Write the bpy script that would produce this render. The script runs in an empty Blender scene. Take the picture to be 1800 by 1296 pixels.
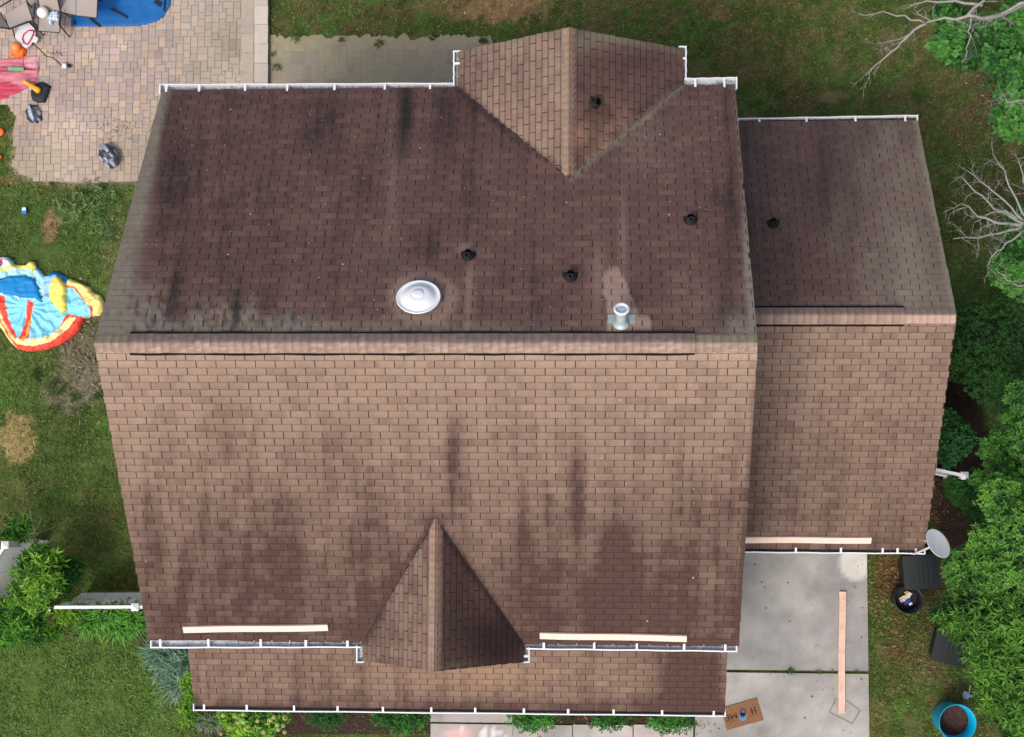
import bpy, math, random
import numpy as np
from mathutils import Vector, Matrix, Euler
random.seed(7); rng = np.random.default_rng(11)
R = math.radians
S = bpy.context.scene
# ---------------------------------------------------------------- camera, sky, sun, exposure
GZ = 8.974                                   # main ridge height above the ground
CAM = np.array([1.2314, -2.2264, 22.7724 + GZ]); ROT = (0.0808, 0.0518, 0.0048); F = 2684.26
cd = bpy.data.cameras.new('camera'); cam = bpy.data.objects.new('camera', cd); S.collection.objects.link(cam)
cam.location = CAM; cam.rotation_euler = ROT
cd.sensor_width = 36; cd.lens = F / 1800 * 36; cd.clip_start = .5; cd.clip_end = 900
S.camera = cam
W = bpy.data.worlds.new('World'); S.world = W; W.use_nodes = True
nt = W.node_tree; bg = nt.nodes['Background']
SUN_EL, SUN_AZ = R(58), R(212)               # high veiled sun from the front left
sky = nt.nodes.new('ShaderNodeTexSky'); sky.sky_type = 'NISHITA'; sky.sun_disc = False
sky.sun_elevation = SUN_EL; sky.sun_rotation = SUN_AZ
sky.air_density = 1.0; sky.dust_density = 6.0; sky.ozone_density = .6
nt.links.new(sky.outputs[0], bg.inputs[0]); bg.inputs[1].default_value = .15
sd = bpy.data.lights.new('sun', 'SUN'); sd.energy = 1.15; sd.angle = R(16); sd.color = (1, .965, .92)
sun = bpy.data.objects.new('sun', sd); S.collection.objects.link(sun)
sun.rotation_euler = (math.pi/2 - SUN_EL, 0, math.pi - SUN_AZ); sun.location = (-10, -20, 30)
S.view_settings.view_transform = 'Standard'; S.view_settings.look = 'None'
S.view_settings.exposure = .27; S.view_settings.gamma = 1
MROT = np.array(Euler(ROT).to_matrix())
def at(u, v, z=0.0):
    """world point of photograph position (u, v) on the level z"""
    d = MROT @ np.array([(u-900)/F, (648-v)/F, -1.0]); k = (z-CAM[2])/d[2]
    return Vector(CAM + k*d)
def pix(P):
    q = (np.asarray(P, float) - CAM) @ MROT
    return np.stack([900 + F*q[..., 0]/-q[..., 2], 648 - F*q[..., 1]/-q[..., 2]], -1)
# ---------------------------------------------------------------- noise and colour helpers
_T = rng.random((256, 256))
def vn(x, y):
    xi = np.floor(x).astype(int); yi = np.floor(y).astype(int); fx = x-xi; fy = y-yi
    fx = fx*fx*(3-2*fx); fy = fy*fy*(3-2*fy)
    g = lambda a, b: _T[a & 255, b & 255]
    return (g(xi, yi)*(1-fx)+g(xi+1, yi)*fx)*(1-fy)+(g(xi, yi+1)*(1-fx)+g(xi+1, yi+1)*fx)*fy
def fbm(x, y, o=4):
    x = np.asarray(x, float); y = np.asarray(y, float); s = 0; a = .5; t = 0
    for i in range(o):
        s = s + a*vn(x*2**i+17.3*i, y*2**i+5.1*i); t += a; a *= .5
    return s/t
def sm(a, b, x): 
    t = np.clip((np.asarray(x, float)-a)/(b-a), 0, 1); return t*t*(3-2*t)
def srgb(r, g, b):
    f = lambda c: (c/255/12.92) if c/255 <= .04045 else ((c/255+.055)/1.055)**2.4
    return np.array([f(r), f(g), f(b)])
def inpoly(u, v, poly):
    ins = np.zeros(np.shape(u), bool); n = len(poly)
    for i in range(n):
        x1, y1 = poly[i]; x2, y2 = poly[(i+1) % n]
        c = ((y1 > v) != (y2 > v)); 
        with np.errstate(divide='ignore', invalid='ignore'):
            xx = (x2-x1)*(v-y1)/((y2-y1) if y2 != y1 else 1e-9)+x1
        ins ^= c & (u < xx)
    return ins
def polydist(u, v, pts, closed=False):
    d = np.full(np.shape(u), 1e9); n = len(pts)
    for i in range(n if closed else n-1):
        x1, y1 = pts[i]; x2, y2 = pts[(i+1) % n]
        dx, dy = x2-x1, y2-y1; t = np.clip(((u-x1)*dx+(v-y1)*dy)/(dx*dx+dy*dy+1e-9), 0, 1)
        d = np.minimum(d, np.hypot(u-x1-t*dx, v-y1-t*dy))
    return d
def ell(u, v, u0, v0, a, b, rot=0):
    c, s = math.cos(R(rot)), math.sin(R(rot)); du, dv = u-u0, v-v0
    return np.exp(-(((du*c+dv*s)/a)**2+((-du*s+dv*c)/b)**2))
def mixc(c, d, t): 
    t = np.asarray(t)[..., None]; return c*(1-t)+np.asarray(d)*t
# ---------------------------------------------------------------- materials
MATS = {}
def mat(name, col=None, rough=.8, var=(), bump=(), metal=0, trans=0, spec=.3, coat=0):
    """col None: the object's own colour attribute. var: (scale, amount, stretch xyz) noises on the colour"""
    if name in MATS: return MATS[name]
    m = bpy.data.materials.new(name); m.use_nodes = True; t = m.node_tree; N = t.nodes; L = t.links
    p = N['Principled BSDF']; p.inputs['Roughness'].default_value = rough; p.inputs['Metallic'].default_value = metal
    p.inputs['Specular IOR Level'].default_value = spec; p.inputs['Coat Weight'].default_value = coat
    if col is None:
        a = N.new('ShaderNodeAttribute'); a.attribute_name = 'Col'; cur = a.outputs['Color']
    else:
        a = N.new('ShaderNodeRGB'); a.outputs[0].default_value = (*col, 1); cur = a.outputs[0]
    tc = N.new('ShaderNodeTexCoord')
    def noise(sc, st=(1, 1, 1), det=3):
        mp = N.new('ShaderNodeMapping'); mp.inputs['Scale'].default_value = st
        L.new(tc.outputs['Object'], mp.inputs[0]); n = N.new('ShaderNodeTexNoise')
        n.inputs['Scale'].default_value = sc; n.inputs['Detail'].default_value = det; n.inputs['Roughness'].default_value = .65
        L.new(mp.outputs[0], n.inputs['Vector']); return n.outputs['Fac']
    for v in var:
        n = noise(v[0], v[2] if len(v) > 2 else (1, 1, 1)); mr = N.new('ShaderNodeMapRange')
        mr.inputs[1].default_value = .25; mr.inputs[2].default_value = .75
        mr.inputs[3].default_value = 1-v[1]; mr.inputs[4].default_value = 1+v[1]; L.new(n, mr.inputs[0])
        x = N.new('ShaderNodeVectorMath'); x.operation = 'SCALE'; L.new(cur, x.inputs[0]); L.new(mr.outputs[0], x.inputs['Scale']); cur = x.outputs[0]
    L.new(cur, p.inputs['Base Color'])
    if bump:
        b = N.new('ShaderNodeBump'); b.inputs['Strength'].default_value = bump[2] if len(bump) > 2 else .6
        b.inputs['Distance'].default_value = bump[1]; L.new(noise(bump[0]), b.inputs['Height']); L.new(b.outputs[0], p.inputs['Normal'])
    if trans:
        tr = N.new('ShaderNodeBsdfTranslucent'); L.new(cur, tr.inputs[0]); mx = N.new('ShaderNodeMixShader')
        mx.inputs[0].default_value = trans; L.new(p.outputs[0], mx.inputs[1]); L.new(tr.outputs[0], mx.inputs[2])
        L.new(mx.outputs[0], N['Material Output'].inputs[0])
    MATS[name] = m; return m
M_SH = mat('asphalt_shingle', None, .95, ((11, .09), (60, .15), (200, .2)), (200, .006, .7), spec=.15)
M_SLOT = mat('shingle_underlay', (.028, .02, .018), .95)
M_WHITE = mat('white_aluminium', (.68, .70, .72), .45, ((9, .04),))
M_TROUGH = mat('gutter_trough', (.34, .37, .41), .45, ((5, .45), (22, .5), (80, .3)))
M_TROUGHD = mat('gutter_trough_dirty', (.05, .052, .05), .6, ((10, .6), (50, .5)))
M_SIDING = mat('siding', (.52, .5, .45), .7, ((3, .05),))
M_BLACK = mat('black_rubber', (.012, .014, .016), .6, ((20, .3),))
M_DARK = mat('dark_void', (.006, .005, .005), 1)
M_GLASS = mat('window_glass', (.03, .04, .05), .08, spec=.6)
M_WOOD = mat('fresh_pine', (.78, .59, .50), .6, ((5, .1, (6, 6, 6)), (40, .08)), (60, .002))
M_WOOD2 = mat('reddish_pine', (.62, .43, .33), .6, ((4, .22), (30, .15)), (60, .002))
M_CONC = mat('concrete', None, .9, ((1.3, .10), (7, .07), (45, .08)), (80, .004, .4))
M_PAVER = mat('paver', None, .92, ((5, .07), (40, .12)), (70, .005, .5))
M_GROUND = mat('lawn_soil', None, 1, ((9, .25), (30, .4), (90, .4)), (35, .05, 1), spec=.1)
M_LEAF = mat('leaf', None, .55, ((14, .1),), trans=.3, spec=.35)
M_BLADE = mat('grass_blade', None, .8, (), trans=.25, spec=.15)
M_BARK = mat('bark', (.13, .10, .075), .95, ((12, .3),), (40, .01))
M_DEAD = mat('dead_bark', (.27, .262, .235), .9, ((10, .22), (60, .2)), (60, .006))
M_CLOTH = mat('fabric', None, .6, ((12, .06), (60, .05)), (18, .012, .5))
M_PLASTIC = mat('plastic', None, .38, ((8, .05),))
M_BAG = mat('bag_film', (.07, .08, .115), .24, ((5, .75),), (11, .09, 1), spec=.8)
# ---------------------------------------------------------------- object helpers
COL = S.collection
def tag(o, label=None, cat=None, group=None, kind=None):
    for k, v in (('label', label), ('category', cat), ('group', group), ('kind', kind)):
        if v: o[k] = v
    return o
def thing(name, label, cat, loc=(0, 0, 0), group=None, rot=0):
    o = bpy.data.objects.new(name, None); COL.objects.link(o); o.location = loc; o.rotation_euler = (0, 0, rot)
    o.empty_display_size = .2; return tag(o, label, cat, group)
def mk(name, V, Fc, m, parent=None, col=None, smooth=False, world=True):
    """mesh object; V in world coordinates (stored relative to the parent thing)"""
    V = np.asarray(V, float).reshape(-1, 3)
    if parent is not None and world:
        off = np.zeros(3); q = parent
        while q is not None: off += np.array(q.location); q = q.parent
        V = V-off
    me = bpy.data.meshes.new(name); me.from_pydata(V.tolist(), [], [tuple(f) for f in Fc]); me.materials.append(m)
    if col is not None:
        a = me.color_attributes.new('Col', 'FLOAT_COLOR', 'POINT')
        c = np.ones((len(V), 4)); c[:, :3] = np.clip(np.broadcast_to(np.asarray(col, float), (len(V), 3)), 0, 1)
        a.data.foreach_set('color', c.ravel())
    if smooth: me.polygons.foreach_set('use_smooth', [True]*len(me.polygons))
    me.update(); o = bpy.data.objects.new(name, me); COL.objects.link(o)
    if parent is not None: o.parent = parent
    return o
class MB:
    def __init__(s): s.V = []; s.F = []; s.C = []
    def add(s, V, Fc, c=(.5, .5, .5)):
        n = len(s.V); s.V += [tuple(v) for v in V]; s.F += [tuple(i+n for i in f) for f in Fc]; s.C += [tuple(c)]*len(V)
    def box(s, a, b, c=(.5,)*3, M=None):
        (x0, y0, z0), (x1, y1, z1) = a, b
        V = [Vector(p) for p in ((x0, y0, z0), (x1, y0, z0), (x1, y1, z0), (x0, y1, z0), (x0, y0, z1), (x1, y0, z1), (x1, y1, z1), (x0, y1, z1))]
        if M is not None: V = [M @ v for v in V]
        s.add(V, [(0, 3, 2, 1), (4, 5, 6, 7), (0, 1, 5, 4), (1, 2, 6, 5), (2, 3, 7, 6), (3, 0, 4, 7)], c)
    def bar(s, p, q, w, h, c=(.5,)*3, up=(0, 0, 1)):
        p, q = Vector(p), Vector(q); d = (q-p); L = d.length; d.normalize()
        x = d.cross(Vector(up)); x = x.normalized() if x.length > 1e-5 else Vector((1, 0, 0)); z = x.cross(d)
        M = Matrix((x, d, z)).transposed().to_4x4(); M.translation = p
        s.box((-w/2, 0, -h/2), (w/2, L, h/2), c, M)
    def tube(s, pts, rad, n=7, c=(.5,)*3, cap=True):
        pts = [Vector(p) for p in pts]; rad = rad if hasattr(rad, '__len__') else [rad]*len(pts); V = []
        for i, p in enumerate(pts):
            d = (pts[min(i+1, len(pts)-1)]-pts[max(i-1, 0)]).normalized()
            x = d.cross(Vector((.13, .31, .94))); x = x.normalized() if x.length > .05 else Vector((1, 0, 0)); y = d.cross(x)
            for k in range(n): a = 2*math.pi*k/n; V.append(p+(x*math.cos(a)+y*math.sin(a))*rad[i])
        Fc = [(i*n+k, i*n+(k+1) % n, (i+1)*n+(k+1) % n, (i+1)*n+k) for i in range(len(pts)-1) for k in range(n)]
        if cap: Fc += [tuple(range(n))[::-1], tuple((len(pts)-1)*n+k for k in range(n))]
        s.add(V, Fc, c)
    def lathe(s, prof, n=32, M=None, c=(.5,)*3, cap=True, wob=0):
        V = []
        for r, z in prof:
            for k in range(n):
                a = 2*math.pi*k/n; rr = r*(1+wob*math.sin(3*a+z*9)); V.append(Vector((rr*math.cos(a), rr*math.sin(a), z)))
        if M is not None: V = [M @ v for v in V]
        Fc = [(i*n+k, i*n+(k+1) % n, (i+1)*n+(k+1) % n, (i+1)*n+k) for i in range(len(prof)-1) for k in range(n)]
        if cap: Fc += [tuple(range(n))[::-1], tuple((len(prof)-1)*n+k for k in range(n))]
        s.add(V, Fc, c)
    def obj(s, name, m, parent=None, smooth=False, kind=None, label=None):
        o = mk(name, s.V, s.F, m, parent, np.array(s.C), smooth)
        if kind: o['kind'] = kind
        if label: o['label'] = label
        return o
def frame(o, z, x=None):
    """matrix with origin o and z axis along z"""
    z = Vector(z).normalized(); x = Vector(x) if x is not None else Vector((1, 0, 0)); y = z.cross(x).normalized(); x = y.cross(z)
    M = Matrix((x, y, z)).transposed().to_4x4(); M.translation = o; return M
# ================================================================ HOUSE
X0, X1, PIT = -6.325, 3.695, R(34.48); EX = .1275
LF, LR = 5.78, 5.80
RF, RR = LF*math.cos(PIT), LR*math.cos(PIT); EF, ER = GZ-LF*math.sin(PIT), GZ-LR*math.sin(PIT)
house = thing('house', 'house with stained brown shingle roof, side wing, front porch roof and white gutters', 'house', (0, 0, 0))
VALF = [[(765, 913), (700, 1010), (641, 1130)], [(765, 913), (845, 1025), (915, 1128)]]
VALR = [[(1003, 313), (900, 240), (806, 157)], [(1003, 313), (1100, 232), (1197, 152)]]
TAN, TAN2 = srgb(151, 129, 113), srgb(134, 112, 98)
DKB = srgb(72, 53, 49)
def roofcol(kind, P, tab, rowu):
    """albedo of the shingles from wear and growth on each slope (tab: random per tab, rowu: blend random)"""
    uv = pix(P); u, v = uv[..., 0], uv[..., 1]; x, y = P[..., 0], P[..., 1]
    n1 = fbm(u/28, v/28); n2 = fbm(u/9+40, v/9+9); st = fbm(u/20+3, v/150+2)   # streaks run down the slope
    if kind in ('front', 'porch', 'wingf'):
        c = mixc(np.broadcast_to(TAN, P.shape), srgb(128, 107, 97), np.clip(.05+.6*(rowu > .66)*(.4+.6*tab), 0, 1))
        c = mixc(c, srgb(162, 139, 119), .35*(rowu < .22))
        if kind == 'front': g = .10+sm(640, 1120, v)*.66+.05*sm(900, 300, u)-.14*sm(420, 200, u)*sm(1050, 800, v)
        elif kind == 'porch': g = .42+.12*sm(1190, 1250, v)+.85*ell(u, v, 1215, 1200, 55, 90)
        else: g = .24+.38*sm(560, 965, v)+.10*sm(1500, 1680, u)
        dk = g*(.75+.5*n1)+.42*np.clip(st-.52, 0, 1)*3*sm(640, 860, v)*(.4+.6*n2)+.22*sm(.5, .8, fbm(u/13+31, v/110+4))*sm(650, 800, v)*(.5+.5*tab)
        for (a, b, w, h, k) in ((800, 800, 18, 80, .42), (1012, 850, 15, 100, .38), (1085, 1020, 36, 110, .55), (1165, 1060, 26, 70, .25), (1050, 1080, 30, 60, .2), (515, 950, 16, 70, .2),
                             (385, 750, 28, 60, .16), (575, 830, 60, 60, .12), (760, 912, 26, 20, .3), (480, 1010, 40, 80, .12), (920, 930, 16, 90, .25), (1240, 900, 80, 120, .10), (690, 1090, 35, 60, .18), (950, 1060, 40, 80, .16)):
            if kind == 'front': dk = dk+1.35*k*ell(u, v, a, b, w, h)*(.6+.8*n2)
        if kind == 'front':
            dk = dk+.45*sm(9, 1, polydist(u, v, VALF[0]))+.5*sm(9, 1, polydist(u, v, VALF[1]))+.3*sm(1112, 1134, v)
            dk = dk+.3*sm(8, 0, np.abs(u-(1331-(v-600)*.066)))*sm(640, 700, v)
        if kind == 'wingf': dk = dk*.85+.1*(n2-.5)+.15*sm(945, 968, v)
        if kind == 'porch': dk = dk+.5*sm(1226, 1243, v)*(n1+.1)
        dk = dk*(.9+.2*tab); c = mixc(c, DKB, np.clip(dk, 0, .93))
        if kind == 'porch': c = mixc(c, srgb(170, 136, 108), .3*ell(u, v, 860, 1185, 190, 26)*(.5+n1))
        c = mixc(c, srgb(200, 178, 160), np.clip(.5*sm(660, 600, v)*(n2), 0, .5) if kind == 'front' else 0*n1)
        if kind == 'front': c = mixc(c, srgb(232, 214, 200), np.clip(.8*ell(u, v, 178, 607, 16, 8)*(n2 > .5)+.8*ell(u, v, 1322, 606, 12, 8)*(n2 > .5), 0, 1))
    elif kind in ('rear', 'wingr'):
        c = mixc(np.broadcast_to(srgb(106, 82, 76), P.shape), srgb(97, 75, 71), .9*(rowu > .5)*(.4+.6*tab))
        c = mixc(c, srgb(118, 92, 82), .6*(rowu < .18))
        dk = .42*sm(.42, .75, fbm(u/60+9, v/120+1))+.55*sm(.5, .8, fbm(u/13+3, v/110+2))+.25*sm(230, 160, v)
        if kind == 'rear':
            dk = dk-.55*ell(u, v, 1080, 330, 120, 230)-.25*ell(u, v, 930, 330, 90, 160)-.2*ell(u, v, 640, 420, 120, 130)
            for (a, b, w, h, k) in ((714, 185, 15, 55, 1.5), (700, 240, 9, 30, .9), (310, 500, 12, 60, 1.0), (415, 540, 13, 50, 1.0), (545, 575, 20, 30, .6), (740, 430, 45, 22, .7), (690, 470, 22, 30, .7), (290, 560, 60, 26, .7), (505, 565, 20, 30, .8), (1285, 330, 16, 150, .7), (1280, 560, 40, 40, .7), (330, 300, 40, 120, .4), (570, 230, 60, 60, .15), (905, 170, 60, 50, .2), (300, 330, 40, 130, .55), (430, 250, 40, 90, .5), (540, 215, 70, 80, .2), (480, 400, 40, 90, .3), (360, 470, 60, 60, .3), (830, 200, 60, 40, .3)):
                dk = dk+k*ell(u, v, a, b, w, h, 8 if u0ok(a) else 0)*(.55+.8*n2)
            ms = sm(50, 8, polydist(u, v, [(168, 600), (232, 380), (287, 160)])/(.35+.85*sm(150, 600, v)))*.95
            ms = ms+1.0*ell(u, v, 250, 560, 50, 60)*(n2 > .42)*.7+.8*ell(u, v, 550, 585, 420, 20)*(.3+n2)+.75*ell(u, v, 400, 560, 90, 30)*(n2 > .5)
            ms = ms+sm(18, 5, np.abs(u-(1296+(v-150)*.076)))*sm(330, 470, v)*.9+.35*sm(9, 2, np.abs(u-(1294+(v-150)*.076)))+.8*ell(u, v, 1300, 580, 30, 26)
            ms = ms+.5*ell(u, v, 1130, 240, 50, 60)*n2
            ms = ms+.6*sm(9, 2, polydist(u, v, VALR[1])); ms = ms*(.35+1.3*fbm(u/3.5, v/3.5, 2))
            dk = dk+.6*sm(10, 2, polydist(u, v, VALR[0]))
            lt = .6*sm(70, 50, np.hypot((u-745), (v-524)*1.28))*(.6+.5*n2)
            lt = lt+.9*inpoly(u, v, [(1062, 478), (1085, 470), (1100, 490), (1112, 530), (1122, 552), (1148, 566), (1145, 574), (1112, 580), (1068, 590), (1070, 545), (1062, 520)])
            lt = lt+.4*ell(u, v, 1050, 490, 15, 60)+.35*ell(u, v, 1095, 420, 7, 75)+.38*ell(u, v, 826, 495, 8, 42)+.28*ell(u, v, 822, 545, 4, 45)+.6*ell(u, v, 818, 438, 15, 7)
            lt = lt+.2*ell(u, v, 690, 170+200, 12, 200)+.15*ell(u, v, 1230, 540, 60, 60)
        else:
            dk = dk*.9+.25+.95*ell(u, v, 1470, 270, 46, 80)+.5*ell(u, v, 1560, 240, 60, 30)+.3*ell(u, v, 1575, 440, 30, 60)+.3*sm(240, 214, v)-.2*ell(u, v, 1380, 380, 60, 120)-.35*ell(u, v, 1480, 540, 160, 20)
            ms = (.2+.35*sm(.40, .68, fbm(u/40+3, v/60+7)))*sm(1420, 1600, u)*(.3+1.2*fbm(u/5, v/12, 3))+.3*ell(u, v, 1640, 520, 60, 60)+.35*ell(u, v, 1590, 450, 60, 130)+.4*ell(u, v, 1470, 420, 16, 40)*n2
            ms = ms+.5*sm(10, 3, np.abs(u-(1612+(v-210)*.196)))
            lt = .1+.15*ell(u, v, 1480, 545, 150, 16)
            dk = dk+.4*sm(14, 3, np.abs(u-(1300+(v-215)*.1)))
        c = mixc(c, srgb(50, 42, 44), np.clip(dk*.60*(.85+.3*tab), 0, .92))
        c = mixc(c, srgb(136, 130, 116), np.clip(ms, 0, .88)*(.72+.4*n2).clip(0, 1))
        if kind == 'rear':
            n3 = fbm(u/2.6+8, v/5, 2)
            for (a, b, w, h, k) in ((252, 560, 11, 34, 1), (285, 566, 9, 26, .8), (330, 575, 30, 12, .6), (545, 578, 34, 18, 1), (505, 560, 14, 24, .8), (440, 580, 60, 9, .6), (640, 583, 60, 6, .6), (900, 583, 200, 5, .5), (1310, 470, 7, 90, .35), (1318, 560, 8, 30, .4)): c = mixc(c, srgb(140, 138, 130), np.clip(.55*k*ell(u, v, a, b, w, h, 6)*(n3 > .48)*(.3+n3), 0, .8))
            for (a, b, w, h, k) in ((306, 515, 9, 36, .9), (415, 548, 8, 36, .95), (714, 190, 9, 34, .8), (708, 232, 4, 16, .9)): c = mixc(c, srgb(44, 42, 42), np.clip(k*ell(u, v, a, b, w, h, 8)*(.5+.8*n3), 0, .85))
        c = mixc(c, srgb(166, 142, 128), np.clip(lt, 0, .85))
    elif kind in ('gable_rl', 'gable_fl'):
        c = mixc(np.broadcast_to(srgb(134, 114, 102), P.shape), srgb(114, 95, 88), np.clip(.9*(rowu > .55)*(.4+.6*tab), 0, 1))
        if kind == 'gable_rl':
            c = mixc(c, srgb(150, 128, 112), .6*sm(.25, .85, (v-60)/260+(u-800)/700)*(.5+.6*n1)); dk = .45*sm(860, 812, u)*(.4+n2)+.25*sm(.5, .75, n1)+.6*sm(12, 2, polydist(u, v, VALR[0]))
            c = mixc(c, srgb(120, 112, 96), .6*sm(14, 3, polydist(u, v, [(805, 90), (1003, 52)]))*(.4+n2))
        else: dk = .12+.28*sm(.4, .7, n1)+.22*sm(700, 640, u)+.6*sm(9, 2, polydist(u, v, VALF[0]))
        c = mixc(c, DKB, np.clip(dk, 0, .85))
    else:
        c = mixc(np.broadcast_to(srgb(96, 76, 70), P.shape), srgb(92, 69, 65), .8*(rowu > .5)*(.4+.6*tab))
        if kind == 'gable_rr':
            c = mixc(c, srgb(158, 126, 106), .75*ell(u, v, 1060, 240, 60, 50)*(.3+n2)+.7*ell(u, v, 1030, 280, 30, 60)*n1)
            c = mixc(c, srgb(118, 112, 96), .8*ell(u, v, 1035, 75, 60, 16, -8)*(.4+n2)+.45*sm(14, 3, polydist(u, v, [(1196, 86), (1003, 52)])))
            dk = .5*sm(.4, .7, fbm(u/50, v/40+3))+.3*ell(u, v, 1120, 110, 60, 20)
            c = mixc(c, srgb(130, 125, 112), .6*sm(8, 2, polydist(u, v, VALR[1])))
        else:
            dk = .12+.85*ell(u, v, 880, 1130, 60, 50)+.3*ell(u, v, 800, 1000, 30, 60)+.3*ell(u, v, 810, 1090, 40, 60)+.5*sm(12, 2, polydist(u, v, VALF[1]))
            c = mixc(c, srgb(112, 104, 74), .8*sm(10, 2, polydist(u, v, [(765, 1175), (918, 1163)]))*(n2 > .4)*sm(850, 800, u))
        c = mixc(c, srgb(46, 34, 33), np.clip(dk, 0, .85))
    return c
def u0ok(a): return a < 560
def shingles(name, kind, O, U, Vd, w, l, off=0.0, lab=None, thick=.007):
    """one roof slope: every tab a raised quad strip over a dark underlay. O eave corner, U along the eave, Vd up the slope"""
    O, U, Vd = (np.array(a, float) for a in (O, U, Vd)); U /= np.linalg.norm(U); Vd /= np.linalg.norm(Vd); Nn = np.cross(U, Vd)
    if Nn[2] < 0: Nn = -Nn
    dl = .003 if kind in ('rear', 'wingr') else .012; rows = int(math.ceil(l/EX)); tw = .3048; nu = 6; VV = []; FF = []; TB = []; RU = []
    for k in range(rows):
        va = k*EX-(0 if k else .02); vb = min((k+1)*EX+.004, l+.01); o = (k % 2)*tw/2+random.gauss(0, .006)+off; j = -1; seg = np.random.RandomState(k*77+len(kind)*13)
        R1 = seg.rand(400)
        while True:
            a = j*tw+o; gap = .0115+random.random()*.004; j += 1
            if (kind == 'rear' and a < -.15+.62*k/rows) or (kind == 'rear' and a > w-.28 and k > rows*.3) or (kind == 'wingr' and a > w-.25-.3*random.random()): gap = .0015
            b = a+tw-gap
            if a > w: break
            a2, b2 = max(a, -random.random()*.012), min(b, w+random.random()*.012)
            if b2-a2 < .01: continue
            us = np.linspace(a2, b2, nu+1); t = random.random(); dz = thick+random.random()*.003; sk = random.gauss(0, .0022); n = len(VV)
            if random.random() < .02: dz += .008
            for i, q in enumerate(us):
                rr = R1[int((q/.31+R1[int(q*1.3) % 97])) % 400]; jv = va+sk*(i/nu-.5)*2
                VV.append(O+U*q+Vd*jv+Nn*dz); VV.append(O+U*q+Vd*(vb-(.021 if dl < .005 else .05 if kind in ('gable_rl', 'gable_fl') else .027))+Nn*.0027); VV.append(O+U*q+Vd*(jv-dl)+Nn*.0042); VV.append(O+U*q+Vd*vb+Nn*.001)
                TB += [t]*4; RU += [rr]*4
            for i in range(nu):
                m = n+i*4; FF.append((m, m+4, m+5, m+1)); FF.append((m+2, m+6, m+4, m)); FF.append((m+1, m+5, m+7, m+3))
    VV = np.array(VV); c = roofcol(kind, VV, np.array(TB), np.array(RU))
    c *= np.tile([.93, 1, .12, {'rear': .68, 'wingr': .7, 'gable_rr': .5}.get(kind, .16)], len(VV)//4)[:, None]  # butt shadow and grime lines of every course painted into the tab colour
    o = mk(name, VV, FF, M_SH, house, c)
    if lab: o['label'] = lab
    q = [O-Nn*.002, O+U*w-Nn*.002, O+U*w+Vd*l-Nn*.002, O+Vd*l-Nn*.002]; q2 = [p-Nn*.03 for p in q]
    mk('roof_deck', q+q2, [(0, 1, 2, 3), (4, 7, 6, 5), (0, 4, 5, 1), (1, 5, 6, 2), (2, 6, 7, 3), (3, 7, 4, 0)], M_SLOT, o)
    return o
cp, sp_ = math.cos(PIT), math.sin(PIT)
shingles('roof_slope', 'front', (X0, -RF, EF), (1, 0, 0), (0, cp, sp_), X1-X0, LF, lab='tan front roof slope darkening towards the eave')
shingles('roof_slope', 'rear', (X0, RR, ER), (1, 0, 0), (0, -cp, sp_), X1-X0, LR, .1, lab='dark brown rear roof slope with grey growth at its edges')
# rear cross gable
GX, GW, GP, GY = .861, 1.934, R(33.57), 5.434
GZr = ER+GW*math.tan(GP); gl = GW/math.cos(GP); yin = (GZ-GZr)/math.tan(PIT)-.1
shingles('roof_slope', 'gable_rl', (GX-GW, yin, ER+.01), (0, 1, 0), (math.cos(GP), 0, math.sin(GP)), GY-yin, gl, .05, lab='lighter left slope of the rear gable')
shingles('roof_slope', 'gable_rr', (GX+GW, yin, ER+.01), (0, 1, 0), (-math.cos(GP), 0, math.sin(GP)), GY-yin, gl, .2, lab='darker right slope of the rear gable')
HX, HW, HP, HY = -1.271, 1.353, R(46.8), -5.085
HZr = EF+HW*math.tan(HP); hl = HW/math.cos(HP); yf = -(GZ-HZr)/math.tan(PIT)+.06
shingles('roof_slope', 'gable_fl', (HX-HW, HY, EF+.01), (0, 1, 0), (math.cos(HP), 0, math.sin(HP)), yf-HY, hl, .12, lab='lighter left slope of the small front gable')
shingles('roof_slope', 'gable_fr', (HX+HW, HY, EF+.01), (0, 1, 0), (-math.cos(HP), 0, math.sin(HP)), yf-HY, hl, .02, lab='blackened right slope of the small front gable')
# side wing
WY, WZ, WR, WX = .8035, GZ-3.4374, 4.05, 7.431
WE = WZ-WR*math.tan(PIT); wl = WR/cp
shingles('roof_slope', 'wingf', (X1+.005, WY-WR, WE), (1, 0, 0), (0, cp, sp_), WX-X1, wl, .08, lab='brown front slope of the side wing')
shingles('roof_slope', 'wingr', (X1+.005, WY+WR, WE), (1, 0, 0), (0, -cp, sp_), WX-X1, wl, .02, lab='blackened rear slope of the side wing')
# porch roof
PP = R(27); PZ = 3.12
pa, pb = at(342, 1241, PZ), at(1272, 1248, PZ); PYE = (pa.y+pb.y)/2; pl = (-RF+.45-PYE)/math.cos(PP)
PXa, PXb = pa.x-.005, pb.x+.02
shingles('roof_slope', 'porch', (PXa, PYE, PZ), (1, 0, 0), (0, math.cos(PP), math.sin(PP)), PXb-PXa, pl, .15, lab='low porch roof below the front gutter')
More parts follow.
